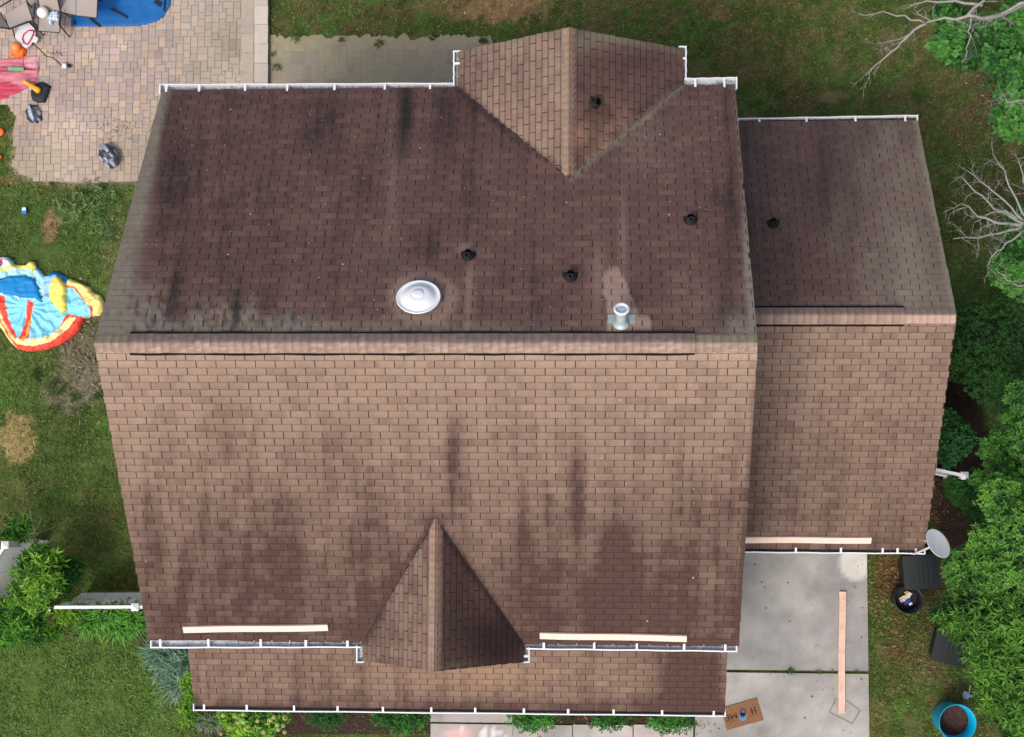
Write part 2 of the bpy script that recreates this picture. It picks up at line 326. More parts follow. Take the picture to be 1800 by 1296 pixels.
# ridge caps: bent cap shingles laid one over the next
def caps(A, B, n1, n2, half=.15, step=.125, col=None, lift=.012, parent=None, name='ridge_cap'):
    A, B = Vector(A), Vector(B); d = (B-A).normalized(); L = (B-A).length; n = int(L/step); V = []; Fc = []
    n1, n2 = Vector(n1).normalized(), Vector(n2).normalized(); up = (n1+n2).normalized()
    s1 = -(n1.cross(d)).normalized(); s2 = -s1
    s1 = (s1-n1*s1.dot(n1)); s1 = d.cross(n1).normalized(); s2 = -d.cross(n2).normalized()
    if s1.z > 0: s1 = -s1
    if s2.z > 0: s2 = -s2
    rnd = []; fr_ = (1, .8, .6, .42, .25, .1)
    for k in range(n+1):
        p = A+d*min(k*step, L-.01); e = A+d*min((k+1)*step+.03, L)
        hh = half+random.gauss(0, .0015); rr = random.random()
        for q, z in ((p, lift+.005), (p.lerp(e, .5), lift+.0025), (e, lift)):
            V += [q+s1*hh*f+n1*(z-(.004 if f == 1 else 0)) for f in fr_]+[q+up*z]+[q+s2*hh*f+n2*(z-(.004 if f == 1 else 0)) for f in fr_[::-1]]
        b = k*39; Fc += [(b+o*13+i, b+o*13+i+1, b+o*13+13+i+1, b+o*13+13+i) for o in (0, 1) for i in range(12)]; rnd += [rr]*39
        # butt of each cap
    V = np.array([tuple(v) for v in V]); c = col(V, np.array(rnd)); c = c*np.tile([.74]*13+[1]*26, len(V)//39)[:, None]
    return mk(name, V, Fc, M_SH, parent or house, c, False)
def ridgecol(V, r):
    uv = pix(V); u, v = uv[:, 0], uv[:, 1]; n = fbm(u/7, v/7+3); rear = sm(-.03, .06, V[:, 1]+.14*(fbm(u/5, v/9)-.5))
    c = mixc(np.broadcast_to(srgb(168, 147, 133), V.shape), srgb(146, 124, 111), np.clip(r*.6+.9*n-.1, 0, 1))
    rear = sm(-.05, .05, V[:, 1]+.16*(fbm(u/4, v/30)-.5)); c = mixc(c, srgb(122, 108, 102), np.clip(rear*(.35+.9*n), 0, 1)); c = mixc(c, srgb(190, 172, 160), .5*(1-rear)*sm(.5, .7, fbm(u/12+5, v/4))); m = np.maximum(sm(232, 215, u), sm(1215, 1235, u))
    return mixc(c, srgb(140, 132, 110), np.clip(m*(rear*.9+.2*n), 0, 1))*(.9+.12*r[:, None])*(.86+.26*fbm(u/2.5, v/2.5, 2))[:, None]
def plaincol(a, b, moss=0):
    def f(V, r):
        uv = pix(V); n = fbm(uv[:, 0]/9, uv[:, 1]/9); return mixc(mixc(np.broadcast_to(a, V.shape), b, np.clip(r*.5+n*.5, 0, 1)), srgb(128, 122, 104), moss*n)
    return f
nf, nr = (0, -sp_, cp), (0, sp_, cp)
vx0, vx1 = at(226, 606, GZ).x, at(1222, 606, GZ).x
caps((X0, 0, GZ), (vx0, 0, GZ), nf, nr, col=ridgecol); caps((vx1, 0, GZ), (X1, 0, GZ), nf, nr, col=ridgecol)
ZL = GZ+.02
rv = MB()
for s, nn in ((-1, nf), (1, nr)):            # black louvre under the vent caps
    nn = Vector(nn); a = Vector((0, s*cp, -sp_)); V = []
    K = 60
    for i in range(K+1):
        x = vx0+(vx1-vx0)*i/K; w = .196+.005*math.sin(i*.7)+random.gauss(0, .0015)
        for d, z in ((0, .0), (w, .010), (w, .034), (0, .034)): V.append(Vector((x, 0, GZ))+a*d+nn*z)
    rv.add(V, [(i*4+j, i*4+j+1, i*4+5+j, i*4+4+j) for i in range(K) for j in range(3)]+[(0, 1, 2, 3), (K*4+3, K*4+2, K*4+1, K*4)], (.01, .01, .01))
rvo = rv.obj('ridge_vent', M_DARK, house, label='long ridge vent with black slots on both sides')
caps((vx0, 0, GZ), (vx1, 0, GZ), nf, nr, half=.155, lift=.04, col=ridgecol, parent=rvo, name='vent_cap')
# wing ridge, vent from x 1330..1590
wv1 = at(1590, 558, WZ).x
caps((wv1, WY, WZ), (WX, WY, WZ), nf, nr, col=lambda V, r: mixc(np.broadcast_to(srgb(178, 152, 138), V.shape), srgb(120, 108, 100), sm(WY-.01, WY+.05, V[:, 1])*.8))
rv = MB()
for s, nn in ((-1, nf), (1, nr)):
    nn = Vector(nn); a = Vector((0, s*cp, -sp_)); V = []
    for i in range(31):
        x = X1+.02+(wv1-X1-.02)*i/30; w = .192+random.gauss(0, .0015)
        for d, z in ((0, .0), (w, .010), (w, .034), (0, .034)): V.append(Vector((x, WY, WZ))+a*d+nn*z)
    rv.add(V, [(i*4+j, i*4+j+1, i*4+5+j, i*4+4+j) for i in range(30) for j in range(3)]+[(0, 1, 2, 3), (123, 122, 121, 120)], (.01, .01, .01))
rvo = rv.obj('ridge_vent', M_DARK, house, label='short ridge vent on the side wing')
caps((X1+.02, WY, WZ), (wv1, WY, WZ), nf, nr, half=.15, lift=.04, parent=rvo, name='vent_cap',
     col=lambda V, r: mixc(mixc(np.broadcast_to(srgb(164, 142, 128), V.shape), srgb(144, 122, 110), r), srgb(122, 106, 102), sm(WY, WY+.06, V[:, 1])*.7))
g1, g2 = (-math.sin(GP), 0, math.cos(GP)), (math.sin(GP), 0, math.cos(GP))
caps((GX, GY+.01, GZr), (GX, yin+.15, GZr), g1, g2, half=.16, col=lambda V, r: mixc(np.broadcast_to(srgb(152, 129, 113), V.shape), srgb(118, 97, 86), np.clip(sm(GX-.02, GX+.1, V[:, 0])*.8+.3*r, 0, 1)))
h1, h2 = (-math.sin(HP), 0, math.cos(HP)), (math.sin(HP), 0, math.cos(HP))
caps((HX, HY-.01, HZr), (HX, yf-.04, HZr), h1, h2, half=.165, col=lambda V, r: mixc(np.broadcast_to(srgb(160, 134, 118), V.shape), srgb(108, 86, 78), np.clip(sm(HX+.02, HX+.12, V[:, 0])*.8+.3*r, 0, 1)))
# dark grime lines in the four valleys
M_VAL = mat('valley_grime', (.030, .024, .022), 1, ((30, .6),)); M_VAL2 = mat('valley_moss', (.15, .14, .11), 1, ((30, .5),))
for x0_, x1_, y0_, y1_, e_, zr_, m_ in ((HX-HW, HX, -RF, yf-.06, EF, HZr, M_VAL), (HX+HW, HX, -RF, yf-.06, EF, HZr, M_VAL), (GX-GW, GX, RR, yin+.1, ER, GZr, M_VAL), (GX+GW, GX, RR, yin+.1, ER, GZr, M_VAL2)):
    a_, b_ = Vector((x0_, y0_, e_)), Vector((x1_, y1_, zr_)); P_ = []; N_ = 40
    for i in range(N_+1): f = i/N_*.955; P_.append(a_.lerp(b_, f)+Vector((random.gauss(0, .004), random.gauss(0, .004), .006)))
    vb_ = MB(); vb_.tube(P_, [.017*random.uniform(.5, 1.3) for _ in P_], 6); vb_.obj('valley_line', m_, house)
# walls, rake boards, soffits
wa = MB(); t = .0
def prism(mb, x0, x1, pts, c=(.5,)*3):       # pts (y,z) outline extruded along x
    n = len(pts); V = [(x0, y, z) for y, z in pts]+[(x1, y, z) for y, z in pts]
    mb.add(V, [tuple(range(n)), tuple(range(2*n-1, n-1, -1))]+[(i, n+i, n+(i+1) % n, (i+1) % n) for i in range(n)], c)
def prismy(mb, y0, y1, pts):
    n = len(pts); V = [(x, y0, z) for x, z in pts]+[(x, y1, z) for x, z in pts]
    mb.add(V, [tuple(range(n)), tuple(range(2*n-1, n-1, -1))]+[(i, n+i, n+(i+1) % n, (i+1) % n) for i in range(n)])
ov = .40; gz = lambda R_, e: e+ov*math.tan(PIT)-.08
prism(wa, X0+.25, X1-.12, [(-RF+ov, 0), (RR-ov, 0), (RR-ov, gz(0, ER)), (0, GZ-.09), (-RF+ov, gz(0, EF))])
prism(wa, X1-.119, WX-.22, [(WY-WR+.35, 0), (WY+WR-.35, 0), (WY+WR-.35, WE+.12), (WY, WZ-.1), (WY-WR+.35, WE+.12)])
k = .3; prismy(wa, RR-.5, GY-.35, [(GX-GW+k, 0), (GX+GW-k, 0), (GX+GW-k, ER+k*math.tan(GP)-.07), (GX, GZr-.08), (GX-GW+k, ER+k*math.tan(GP)-.07)])
prismy(wa, HY+.3, -RF+.5, [(HX-HW+.2, 3.9), (HX+HW-.2, 3.9), (HX+HW-.2, EF+.2*math.tan(HP)-.07), (HX, HZr-.1), (HX-HW+.2, EF+.2*math.tan(HP)-.07)])
wall = wa.obj('wall', M_SIDING, house)
fa = MB(); so = MB()
for y, e, x0, x1 in ((-RF, EF, X0, X1), (RR, ER, X0, X1), (WY-WR, WE, X1, WX), (WY+WR, WE, X1, WX), (PYE, PZ, PXa, PXb)):
    s = -1 if y < WY-2 else 1
    fa.box((x0+.01, min(y-s*.012, y-s*.035), e-.2), (x1-.01, max(y-s*.012, y-s*.035), e-.035))
    so = MB(); so.box((x0+.02, min(y-s*.036, y-s*(.42)), e-.2), (x1-.02, max(y-s*.036, y-s*.42), e-.185)); so.obj('soffit', M_WHITE, house)
for x in (X0+.012, X1-.03):
    for s, l in ((-1, LF), (1, LR)): fa.bar((x, s*.01, GZ-.12), (x, s*(l*cp-.03), GZ-l*sp_-.1), .02, .15)
for s in (-1, 1): fa.bar((WX-.012, WY+s*.01, WZ-.12), (WX-.012, WY+s*(WR-.03), WE-.1), .02, .15)
for x, w_, y, zr, p in ((GX, GW, GY-.015, GZr, GP), (HX, HW, HY+.015, HZr, HP)):
    for s in (-1, 1): fa.bar((x+s*.01, y, zr-.1), (x+s*(w_-.02), y, zr-w_*math.tan(p)-.09), .13, .02, up=(0, 1, 0))
fa.obj('fascia', M_WHITE, house)
def window(c, n, w=.9, h=1.3):
    c, n = Vector(c), Vector(n); x = Vector((-n.y, n.x, 0)); f = MB(); g = MB()
    M = Matrix((x, n, (0, 0, 1))).transposed().to_4x4(); M.translation = c
    for a, b in (((-w/2, .003, -h/2), (-w/2+.07, .05, h/2)), ((w/2-.07, .003, -h/2), (w/2, .05, h/2)), ((-w/2+.07, .003, h/2-.07), (w/2-.07, .05, h/2)), ((-w/2+.07, .003, -h/2), (w/2-.07, .07, -h/2+.07)), ((-w/2+.07, .003, -.025), (w/2-.07, .04, .025))): f.box(a, b, M=M)
    fo = f.obj('window', M_WHITE, house); g.box((-w/2+.07, .004, -h/2+.07), (w/2-.07, .02, h/2-.07), M=M); g.obj('pane', M_GLASS, fo)
for x in (-5, -3, 2.4): window((x, -RF+ov, 4.3), (0, -1, 0))
for x in (-5, -2.6, -.6): window((x, RR-ov, 4.3), (0, 1, 0)); window((x, RR-ov, 1.5), (0, 1, 0))
for z in (1.5, 4.4): window((X0+.25, -1.8, z), (-1, 0, 0)); window((X0+.25, 2, z), (-1, 0, 0))
window((GX, GY-.35, 4.2), (0, 1, 0)); window((WX-.22, WY, 1.6), (1, 0, 0)); window((5.5, WY+WR-.35, 1.5), (0, 1, 0))
d = MB(); d.box((-1.5, -RF+ov-.05, .15), (-.6, -RF+ov-.003, 2.2)); d.obj('door', mat('door_paint', (.2, .05, .04), .4), house)
d = MB(); 
for i in range(4): d.box((4.1, WY-WR+.30, .05+i*.55), (6.7, WY-WR+.347, .58+i*.55))
d.obj('garage_door', M_WHITE, house)
d = MB()
for x in np.linspace(PXa+.25, PXb-.25, 5): d.box((x-.06, PYE+.22, .16), (x+.06, PYE+.34, PZ-.19))
d.box((PXa+.1, PYE+.2, PZ-.185), (PXb-.1, PYE+.36, PZ-.02)); d.obj('porch_post', M_WHITE, house)
d = MB(); d.box((PXa+.1, PYE+.12, 0), (PXb-.1, -RF+ov-.003, .15)); d.obj('porch_floor', mat('porch_slab', (.4, .39, .37), .9, ((4, .1),)), house)
# gutters
def gutter(p, q, z, inward, trough=None, hang=(), wid=.125, caps_=(1, 1), hz=0):
    """K gutter; p, q photograph positions of the outer lip, hang: fractions"""
    P, Q = at(*p, z), at(*q, z); P.z = Q.z = z; inw = Vector(inward).normalized(); d = (Q-P).normalized(); h = .115
    sec = [(.0, .0), (.022, .004), (.024, -.012), (.012, -.03), (.03, -h), (wid, -h), (wid, .012), (wid+.006, .012), (wid+.006, -h-.006), (.022, -h-.006), (-.003, -.03)]
    V = []; K = 14; n = len(sec)
    for i in range(K+1):
        c = P.lerp(Q, i/K); j = math.sin(i*1.7+p[0])*.004
        for a, b in sec: V.append(c+inw*(a+(j if a < .03 else 0))+Vector((0, 0, b)))
    Fc = [(i*n+a, i*n+(a+1) % n, (i+1)*n+(a+1) % n, (i+1)*n+a) for i in range(K) for a in range(n)]
    g = MB(); g.add(V, Fc)
    for e, on, s in ((P, caps_[0], 1), (Q, caps_[1], -1)):
        if on:
            g.bar(e+d*s*.003+Vector((0, 0, -h/2)), e+inw*(wid+.01)+d*s*.003+Vector((0, 0, -h/2)), .022, h+.02)
    go = g.obj('gutter', M_WHITE, house)
    tr = MB(); tz = -h+.02
    V = [P+inw*.03+Vector((0, 0, tz)), Q+inw*.03+Vector((0, 0, tz)), Q+inw*(wid-.002)+Vector((0, 0, tz)), P+inw*(wid-.002)+Vector((0, 0, tz))]
    tr.add(V+[v-Vector((0, 0, .012)) for v in V], [(0, 1, 2, 3), (7, 6, 5, 4), (0, 4, 5, 1), (1, 5, 6, 2), (2, 6, 7, 3), (3, 7, 4, 0)])
    tr.obj('gutter_silt', trough or M_TROUGH, go)
    for f in hang:
        hb = MB(); c = P.lerp(Q, f)+Vector((0, 0, -.003)); hb.bar(c+inw*.004, c+inw*(wid+.03)+Vector((0, 0, .028)), .035+random.random()*.006, .009); hb.obj('gutter_hanger', M_WHITE, go)
    return go
fr = lambda xs, a, b: [(x-a)/(b-a) for x in xs]
ZE = EF-.012
gutter((281, 148), (797, 145.5), ZE, (0, -1, 0), hang=fr((293, 352, 434, 509, 593, 682, 762), 281, 803), caps_=(1, 0), wid=.16)
gutter((796.5, 90), (796.5, 151), ZE, (1, 0, 0), hang=fr((112,), 90, 151), wid=.13, caps_=(1, 0))
gutter((1207, 82), (1207, 141), ZE, (-1, 0, 0), hang=fr((103,), 82, 141), wid=.13, caps_=(1, 0))
gutter((1203, 137.5), (1295, 135.5), ZE, (0, -1, 0), hang=fr((1222, 1273), 1203, 1295), caps_=(0, 1), wid=.2)
gutter((265, 1140), (634, 1139), ZE, (0, 1, 0), hang=fr((282, 367, 459, 538, 611), 265, 634), caps_=(1, 0))
gutter((626, 1135), (626, 1164.5), ZE, (1, 0, 0), wid=.12, caps_=(0, 1))
gutter((925, 1142), (1295, 1146.5), ZE, (0, 1, 0), hang=fr((956, 1045, 1120, 1203, 1275), 925, 1295), caps_=(0, 1))
gutter((931, 1138), (931, 1164.5), ZE, (-1, 0, 0), wid=.12, caps_=(0, 1), hang=(.6,))
gutter((340, 1250), (1275, 1260), PZ-.012, (0, 1, 0), M_TROUGHD, hang=fr((361, 437, 521, 598, 678, 763, 840, 925, 1002, 1081, 1165, 1254), 342, 1274))
gutter((1297, 208), (1613, 202), WE-.012, (0, -1, 0), M_TROUGHD, hang=fr((1335, 1418, 1504, 1591), 1297, 1613), wid=.13)
gutter((1307, 972), (1626, 974.5), WE-.012, (0, 1, 0), M_TROUGHD, hang=fr((1400, 1479, 1552, 1578, 1610), 1308, 1626), wid=.11)
# roof penetrations
def on_plane(u, v, P0, n):
    d = MROT @ np.array([(u-900)/F, (648-v)/F, -1.0]); k = np.dot(np.array(P0)-CAM, n)/np.dot(d, n); return Vector(CAM+k*d)
NR, NF = np.array(nr), np.array(nf)
def pipe_vent(u, v, P0, n, h=.24, r=.042):
    c = on_plane(u, v, P0, np.array(n)); n = Vector(n); M = frame(c, n); a = MB()
    a.box((-.115, .0, .010), (.115, .11, .014), M=M); a.lathe([(.098, .010), (.098, .022), (.085, .06), (.06, .11), (.052, .13)], 24, M, cap=False)
    b = a.obj('pipe_vent', M_BLACK, house); p = MB(); Mz = Matrix.Translation(c)
    p.lathe([(r, 0), (r, h), (r-.008, h), (r-.008, h-.1), (0.001, h-.1)], 20, Mz, cap=False); p.obj('pipe', mat('pipe_plastic', (.02, .022, .024), .5), b, smooth=False)
for a in ((823, 452), (1003, 489), (1214, 390)): pipe_vent(*a, (0, 0, GZ), nr)
pipe_vent(1044, 182, (GX, 0, GZr), g2); pipe_vent(1359, 396, (X1, WY, WZ), nr)
# pale grit and droppings lying on the shingles
gr = MB()
for k in range(230):
    if random.random() < .8: u_, v_ = random.uniform(250, 1290), random.uniform(170, 585); P0_, n_ = (0, 0, GZ), nr
    else: u_, v_ = random.uniform(240, 1290), random.uniform(630, 1110); P0_, n_ = (0, 0, GZ), nf
    if v_ < 320 and abs(u_-1003) < (330-v_)*1.3: continue
    if abs(u_-765) < (v_-900)*.75: continue
    c_ = on_plane(u_, v_, P0_, np.array(n_)); r_ = random.choice((.006, .007, .009, .012)) if random.random() < .93 else .018
    gr.lathe([(r_, .009), (r_*.8, .012), (r_*.3, .014)], 6, frame(c_, n_, (random.random(), random.random(), .1)), wob=.3)
gro = gr.obj('roof_grit', mat('grit', (.36, .34, .31), .9), house, kind='stuff')
# round attic fan
c = on_plane(736.5, 530, (0, 0, GZ), NR); M = frame(c, nr, (1, 0, 0)); a = MB()
a.box((-.22, -.22, .008), (.22, .22, .014), M=M); a.lathe([(.21, .01), (.21, .1)], 32, M); fan = a.obj('attic_fan', mat('galvanised', (.5, .52, .54), .4, metal=.6), house)
a = MB(); a.lathe([(.318, .085), (.338, .092), (.344, .105), (.336, .114), (.32, .106), (.29, .092), (.26, .105), (.22, .145), (.16, .172), (.105, .180), (.098, .178), (.09, .190), (.05, .197), (.001, .198)], 56, M, cap=False)
a.obj('fan_dome', mat('white_enamel', (.88, .9, .92), .18, spec=.7, coat=.4), fan, smooth=True)
# flue
c = on_plane(1092, 571, (0, 0, GZ), NR); M = frame(c, nr, (1, 0, 0)); a = MB(); galv = mat('flashing_metal', (.42, .50, .50), .5, ((12, .15),), metal=.2)
a.box((-.205, .02, .009), (.205, .19, .016), M=M); a.lathe([(.125, .016), (.12, .03), (.105, .05), (.085, .075)], 28, M, cap=True); fl = a.obj('flue_flashing', galv, house)
a = MB(); a.lathe([(.075, .05), (.075, .33)], 28, M); a.obj('flue_pipe', galv, fl)
a = MB(); a.lathe([(.078, .33), (.118, .335), (.122, .36), (.112, .378), (.085, .378), (.078, .36), (.076, .345)], 36, M, cap=False); a.obj('flue_cap', M_WHITE, fl, smooth=True)
a = MB(); a.lathe([(.078, .352), (.04, .36), (.001, .362)], 28, M, cap=False); a.obj('flue_screen', mat('flue_disc', (.42, .48, .56), .35), fl)

# ================================================================ GROUND
def pts(*a): return [(a[i], a[i+1]) for i in range(0, len(a), 2)]
PATIO = pts(471, -160, 471, 260, 330, 330, 250, 318, 150, 322, 75, 318, 35, 306, 22, 290, 30, 262, 22, 235, 28, 205, 10, 180, -60, 175, -260, 170, -260, -160)
PATHB = pts(474, 66, 560, 62, 700, 63, 830, 62, 862, 74, 900, 120, 900, 260, 474, 260)
DRIVE = pts(1285, 900, 1527, 900, 1527, 1800, 1285, 1800)
MULCH = pts(240, 1060, 240, 1120, 262, 1180, 300, 1230, 330, 1275, 380, 1300, 520, 1285, 756, 1282, 756, 1200, 1280, 1200, 1280, 1268, 903, 1272, 903, 1200, 500, 1150)
G_A, G_B, G_C = np.array([.074, .106, .027]), np.array([.136, .112, .050]), np.array([.082, .168, .034])
SOIL = np.array([.030, .020, .014]); DIRT = srgb(132, 122, 106)
def groundcol(P):
    uv = pix(P); u, v = uv[..., 0], uv[..., 1]; x, y = P[..., 0], P[..., 1]
    a = fbm(x*.9, y*.9, 4); b = fbm(x*2.6+9, y*2.6, 4); f = fbm(x*8, y*8+3, 3); g2 = fbm(x*4.2+7, y*4.2, 3)
    c = mixc(np.broadcast_to(G_A, P.shape), G_C, sm(.42, .62, .5*a+.5*g2)*.8); br = sm(.44, .62, .4*b+.6*g2)
    zone = .75*sm(560, 200, v)*sm(200, 500, u)+.6*sm(1480, 1560, u)*sm(500, 1300, v)+.35*sm(700, 1000, v)*sm(400, 0, u)*sm(1100, 950, v)
    c = mixc(c, G_B, np.clip(br*(.35+zone), 0, .9))
    c = mixc(c, G_C*1.15, .75*sm(1085, 1150, v)*sm(420, 250, u)*(.4+.6*b)); c = mixc(c, G_C*.75, .5*sm(980, 860, u)*0)
    c = mixc(c, G_C*.62+.004, .55*ell(u, v, 70, 400, 120, 90)*(.3+a)+.5*ell(u, v, 110, 780, 90, 90))
    for (a0, b0, w, h, k, col) in ((875, 10, 90, 32, .9, srgb(150, 120, 88)), (780, 12, 60, 16, .5, srgb(140, 112, 84)), (1265, 25, 30, 14, .5, srgb(140, 110, 80)), (1745, 130, 46, 60, .75, srgb(96, 80, 66)), (1700, 215, 70, 40, .5, srgb(92, 78, 60)), (1460, 170, 40, 12, .6, srgb(150, 125, 95)),
                                   (30, 770, 34, 52, 1.1, srgb(150, 134, 90)), (90, 400, 16, 34, .8, srgb(150, 122, 96)), (150, 640, 50, 60, .9, srgb(124, 116, 98)), (125, 690, 60, 40, .7, srgb(120, 112, 96)), (150, 580, 40, 60, .5, srgb(112, 104, 82)), (205, 440, 30, 90, .4, srgb(120, 110, 84)), (50, 295, 40, 24, .5, srgb(122, 106, 80)), (10, 320, 30, 10, .5, srgb(150, 118, 90)),
                                   (215, 1030, 60, 30, .5, srgb(96, 76, 44)), (1560, 1010, 26, 40, .8, srgb(110, 78, 54)), (1580, 1120, 24, 50, .6, srgb(100, 78, 48)), (1545, 1270, 20, 40, .4, srgb(120, 96, 62))):
        m = ell(u, v, a0, b0, w, h)*(.35+1.1*f)
        c = mixc(c, col, np.clip(sm(.25, .6, m)*k, 0, .95))
    c = mixc(c, SOIL, np.clip(1.1*sm(.3, .6, ell(u, v, 1690, 790, 60, 230)*(.6+.6*b)), 0, 1))
    c = mixc(c, SOIL*1.1, np.clip(.9*ell(u, v, 1640, 1030, 60, 70)+.8*ell(u, v, 1650, 880, 60, 60), 0, .95)); c = mixc(c, SOIL*1.2, .8*ell(u, v, 1730, 300, 60, 120)*a)
    c = mixc(c, SOIL*1.5, .8*inpoly(u, v, MULCH)); c = mixc(c, srgb(58, 44, 34), .8*ell(u, v, 30, 1045, 60, 45)*(.5+b))
    c = mixc(c, srgb(160, 148, 122), .8*sm(12, 2, polydist(u, v, PATIO[2:10]))*(.3+f))
    return c*(.6+.75*f[..., None])
xs = np.concatenate([[-150, -90, -55, -35, -22], np.arange(-14, 13.01, .09), [20, 32, 50, 85, 150]])
ys = np.concatenate([[-150, -90, -55, -35, -20], np.arange(-11.5, 11.51, .09), [20, 32, 50, 85, 150]])
XX, YY = np.meshgrid(xs, ys); ZZ = (fbm(XX*1.3, YY*1.3)-.5)*.05+(fbm(XX*6, YY*6)-.5)*.02-.015
GP_ = np.stack([XX, YY, ZZ], -1).reshape(-1, 3); nx = len(xs)
gf = [(j*nx+i, j*nx+i+1, (j+1)*nx+i+1, (j+1)*nx+i) for j in range(len(ys)-1) for i in range(nx-1)]
tag(mk('ground', GP_, gf, M_GROUND, None, groundcol(GP_), True), kind='structure')
# grass blades over the lawn
def scatter(n):
    return at(0, 0).x-1.2+rng.random(n)*(at(1800, 0).x-at(0, 0).x+2.4), at(0, 1296).y-1.2+rng.random(n)*(at(0, 0).y-at(0, 1296).y+2.4)
gx_, gy_ = scatter(190000); Pg = np.stack([gx_, gy_, np.zeros_like(gx_)], -1); uvg = pix(Pg); u, v = uvg[:, 0], uvg[:, 1]
bad = inpoly(u, v, PATIO) | inpoly(u, v, PATHB) | inpoly(u, v, DRIVE) | inpoly(u, v, MULCH) | ((gx_ > X0+.5) & (gx_ < X1) & (np.abs(gy_) < RF-.6)) | ((gx_ > X1-1) & (gx_ < WX-.4) & (np.abs(gy_-WY) < WR-.6)) | ((u > 750) & (u < 1290) & (v > 1265))
dens = np.clip(1.1-1.2*ell(u, v, 1690, 790, 70, 230)-.8*ell(u, v, 1650, 1000, 60, 80)-.7*ell(u, v, 140, 640, 60, 90)-.4*ell(u, v, 30, 770, 40, 60), 0, 1)*sm(.25, .5, fbm(gx_*2.2+4, gy_*2.2))
keep = ~bad & (rng.random(len(u)) < dens); Pg = Pg[keep]; n = len(Pg)
gc = groundcol(Pg); gc = mixc(gc, np.array([.10, .16, .035]), .2+.3*rng.random(n))*(.45+1.3*rng.random((n, 1)))*1.1
an = rng.random(n)*2*np.pi; ln = .035+.06*rng.random(n); wd = .008+.010*rng.random(n); d_ = np.stack([np.cos(an), np.sin(an), 0*an], -1); e_ = np.stack([-np.sin(an), np.cos(an), 0*an], -1)
V = np.stack([Pg-e_*wd[:, None], Pg+e_*wd[:, None], Pg+d_*ln[:, None]+np.array([0, 0, 1])*(.02+.035*rng.random(n))[:, None]], 1).reshape(-1, 3)
tag(mk('grass', V, np.arange(n*3).reshape(-1, 3).tolist(), M_BLADE, None, np.repeat(gc, 3, 0)), 'short patchy green grass growing across the yard around the house', 'grass', kind='stuff')
# pavers
def clipw(poly_px, z): return [(p.x, p.y) for p in (at(a, b, z) for a, b in poly_px)]
def pavers(name, poly, z, cell, colf, sizes, joint=.008, coping=None):
    w = clipw(poly, z); ax, ay = [p[0] for p in w], [p[1] for p in w]; x0, y0 = min(ax), min(ay)
    nx_, ny_ = int((max(ax)-x0)/cell)+2, int((max(ay)-y0)/cell)+2; used = np.zeros((nx_, ny_), bool); mb = MB()
    for j in range(ny_):
        for i in range(nx_):
            if used[i, j]: continue
            random.shuffle(sizes)
            for a, b in sizes+[(1, 1)]:
                if i+a <= nx_ and j+b <= ny_ and not used[i:i+a, j:j+b].any(): break
            used[i:i+a, j:j+b] = True; cx, cy = x0+(i+a/2)*cell, y0+(j+b/2)*cell
            q = pix(np.array([cx, cy, z]))
            if not inpoly(np.array([q[0]+random.gauss(0, 1)]), np.array([q[1]+random.gauss(0, 1)]), poly)[0]: continue
            h = random.gauss(0, .0015); g = joint/2; c = colf(q[0], q[1], cx, cy); X_, Y_ = a*cell/2-g, b*cell/2-g; k = .006
            V = [(cx-X_, cy-Y_, z-.03), (cx+X_, cy-Y_, z-.03), (cx+X_, cy+Y_, z-.03), (cx-X_, cy+Y_, z-.03), (cx-X_+k*.3, cy-Y_+k*.3, z-.005+h), (cx+X_-k*.3, cy-Y_+k*.3, z-.005+h), (cx+X_-k*.3, cy+Y_-k*.3, z-.005+h), (cx-X_+k*.3, cy+Y_-k*.3, z-.005+h),
                 (cx-X_+k, cy-Y_+k, z+h), (cx+X_-k, cy-Y_+k, z+h), (cx+X_-k, cy+Y_-k, z+h), (cx-X_+k, cy+Y_-k, z+h)]
            F_ = [(8, 9, 10, 11)]+[(o+i_, o+(i_+1) % 4, o+4+(i_+1) % 4, o+4+i_) for o in (0, 4) for i_ in range(4)]
            n0 = len(mb.V); mb.add(V, F_, c)
            for t_ in range(4): mb.C[n0+t_] = tuple(np.array(c)*.5)
    return mb
def pcol(u, v, x, y):
    r = random.random(); c = srgb(168, 150, 144) if r < .5 else srgb(180, 160, 144) if r < .74 else srgb(154, 144, 140)
    if r > .95: c = srgb(190, 162, 136)
    g = float(sm(270, 380, u))*.75; c = c*(1-g)+srgb(160, 154, 138)*g
    m = float(np.clip(ell(u, v, 60, 280, 90, 40)+.8*ell(u, v, 240, 290, 60, 50)+.6*ell(u, v, 400, 100, 60, 50), 0, .85))*(.4+.6*float(fbm(x*2, y*2)))
    c = c*(1-m)+srgb(158, 150, 120)*m; return (c*.62+srgb(166, 152, 142)*.38)*(.71+.5*float(fbm(x*1.1+3, y*1.1)))*random.uniform(.92, 1.08)
PTZ = .14; pv = pavers('patio', PATIO[:1]+[(446, -160), (446, 260)]+PATIO[2:], PTZ, .0762, pcol, [(2, 2), (2, 2), (3, 2), (2, 3)], .006)
wp = clipw(PATIO, PTZ-.012); n = len(wp)
bedc = srgb(150, 138, 122); mb = MB(); mb.add([(x, y, PTZ-.012) for x, y in wp]+[(x, y, -.1) for x, y in wp], [tuple(range(n))]+[(i, (i+1) % n, n+(i+1) % n, n+i) for i in range(n)], bedc)
pv.add(mb.V, mb.F, bedc)
for k in range(13):                                                   # coping blocks of the right edge
    a, b = at(447.5, -160+k*34, PTZ), at(470.5, -160+k*34+33, PTZ); sh = random.uniform(.85, 1.05)
    pv.box((a.x, b.y, -.05), (b.x, a.y, PTZ+.004), srgb(186, 178, 166)*sh)
    a, b = at(424, -160+k*34+16, PTZ), at(446, -160+k*34+49, PTZ); pv.box((a.x+.01, b.y+.01, .02), (b.x-.008, a.y, PTZ+.003), srgb(172, 162, 148)*random.uniform(.85, 1.05))
pv.obj('patio', M_PAVER, kind='structure')
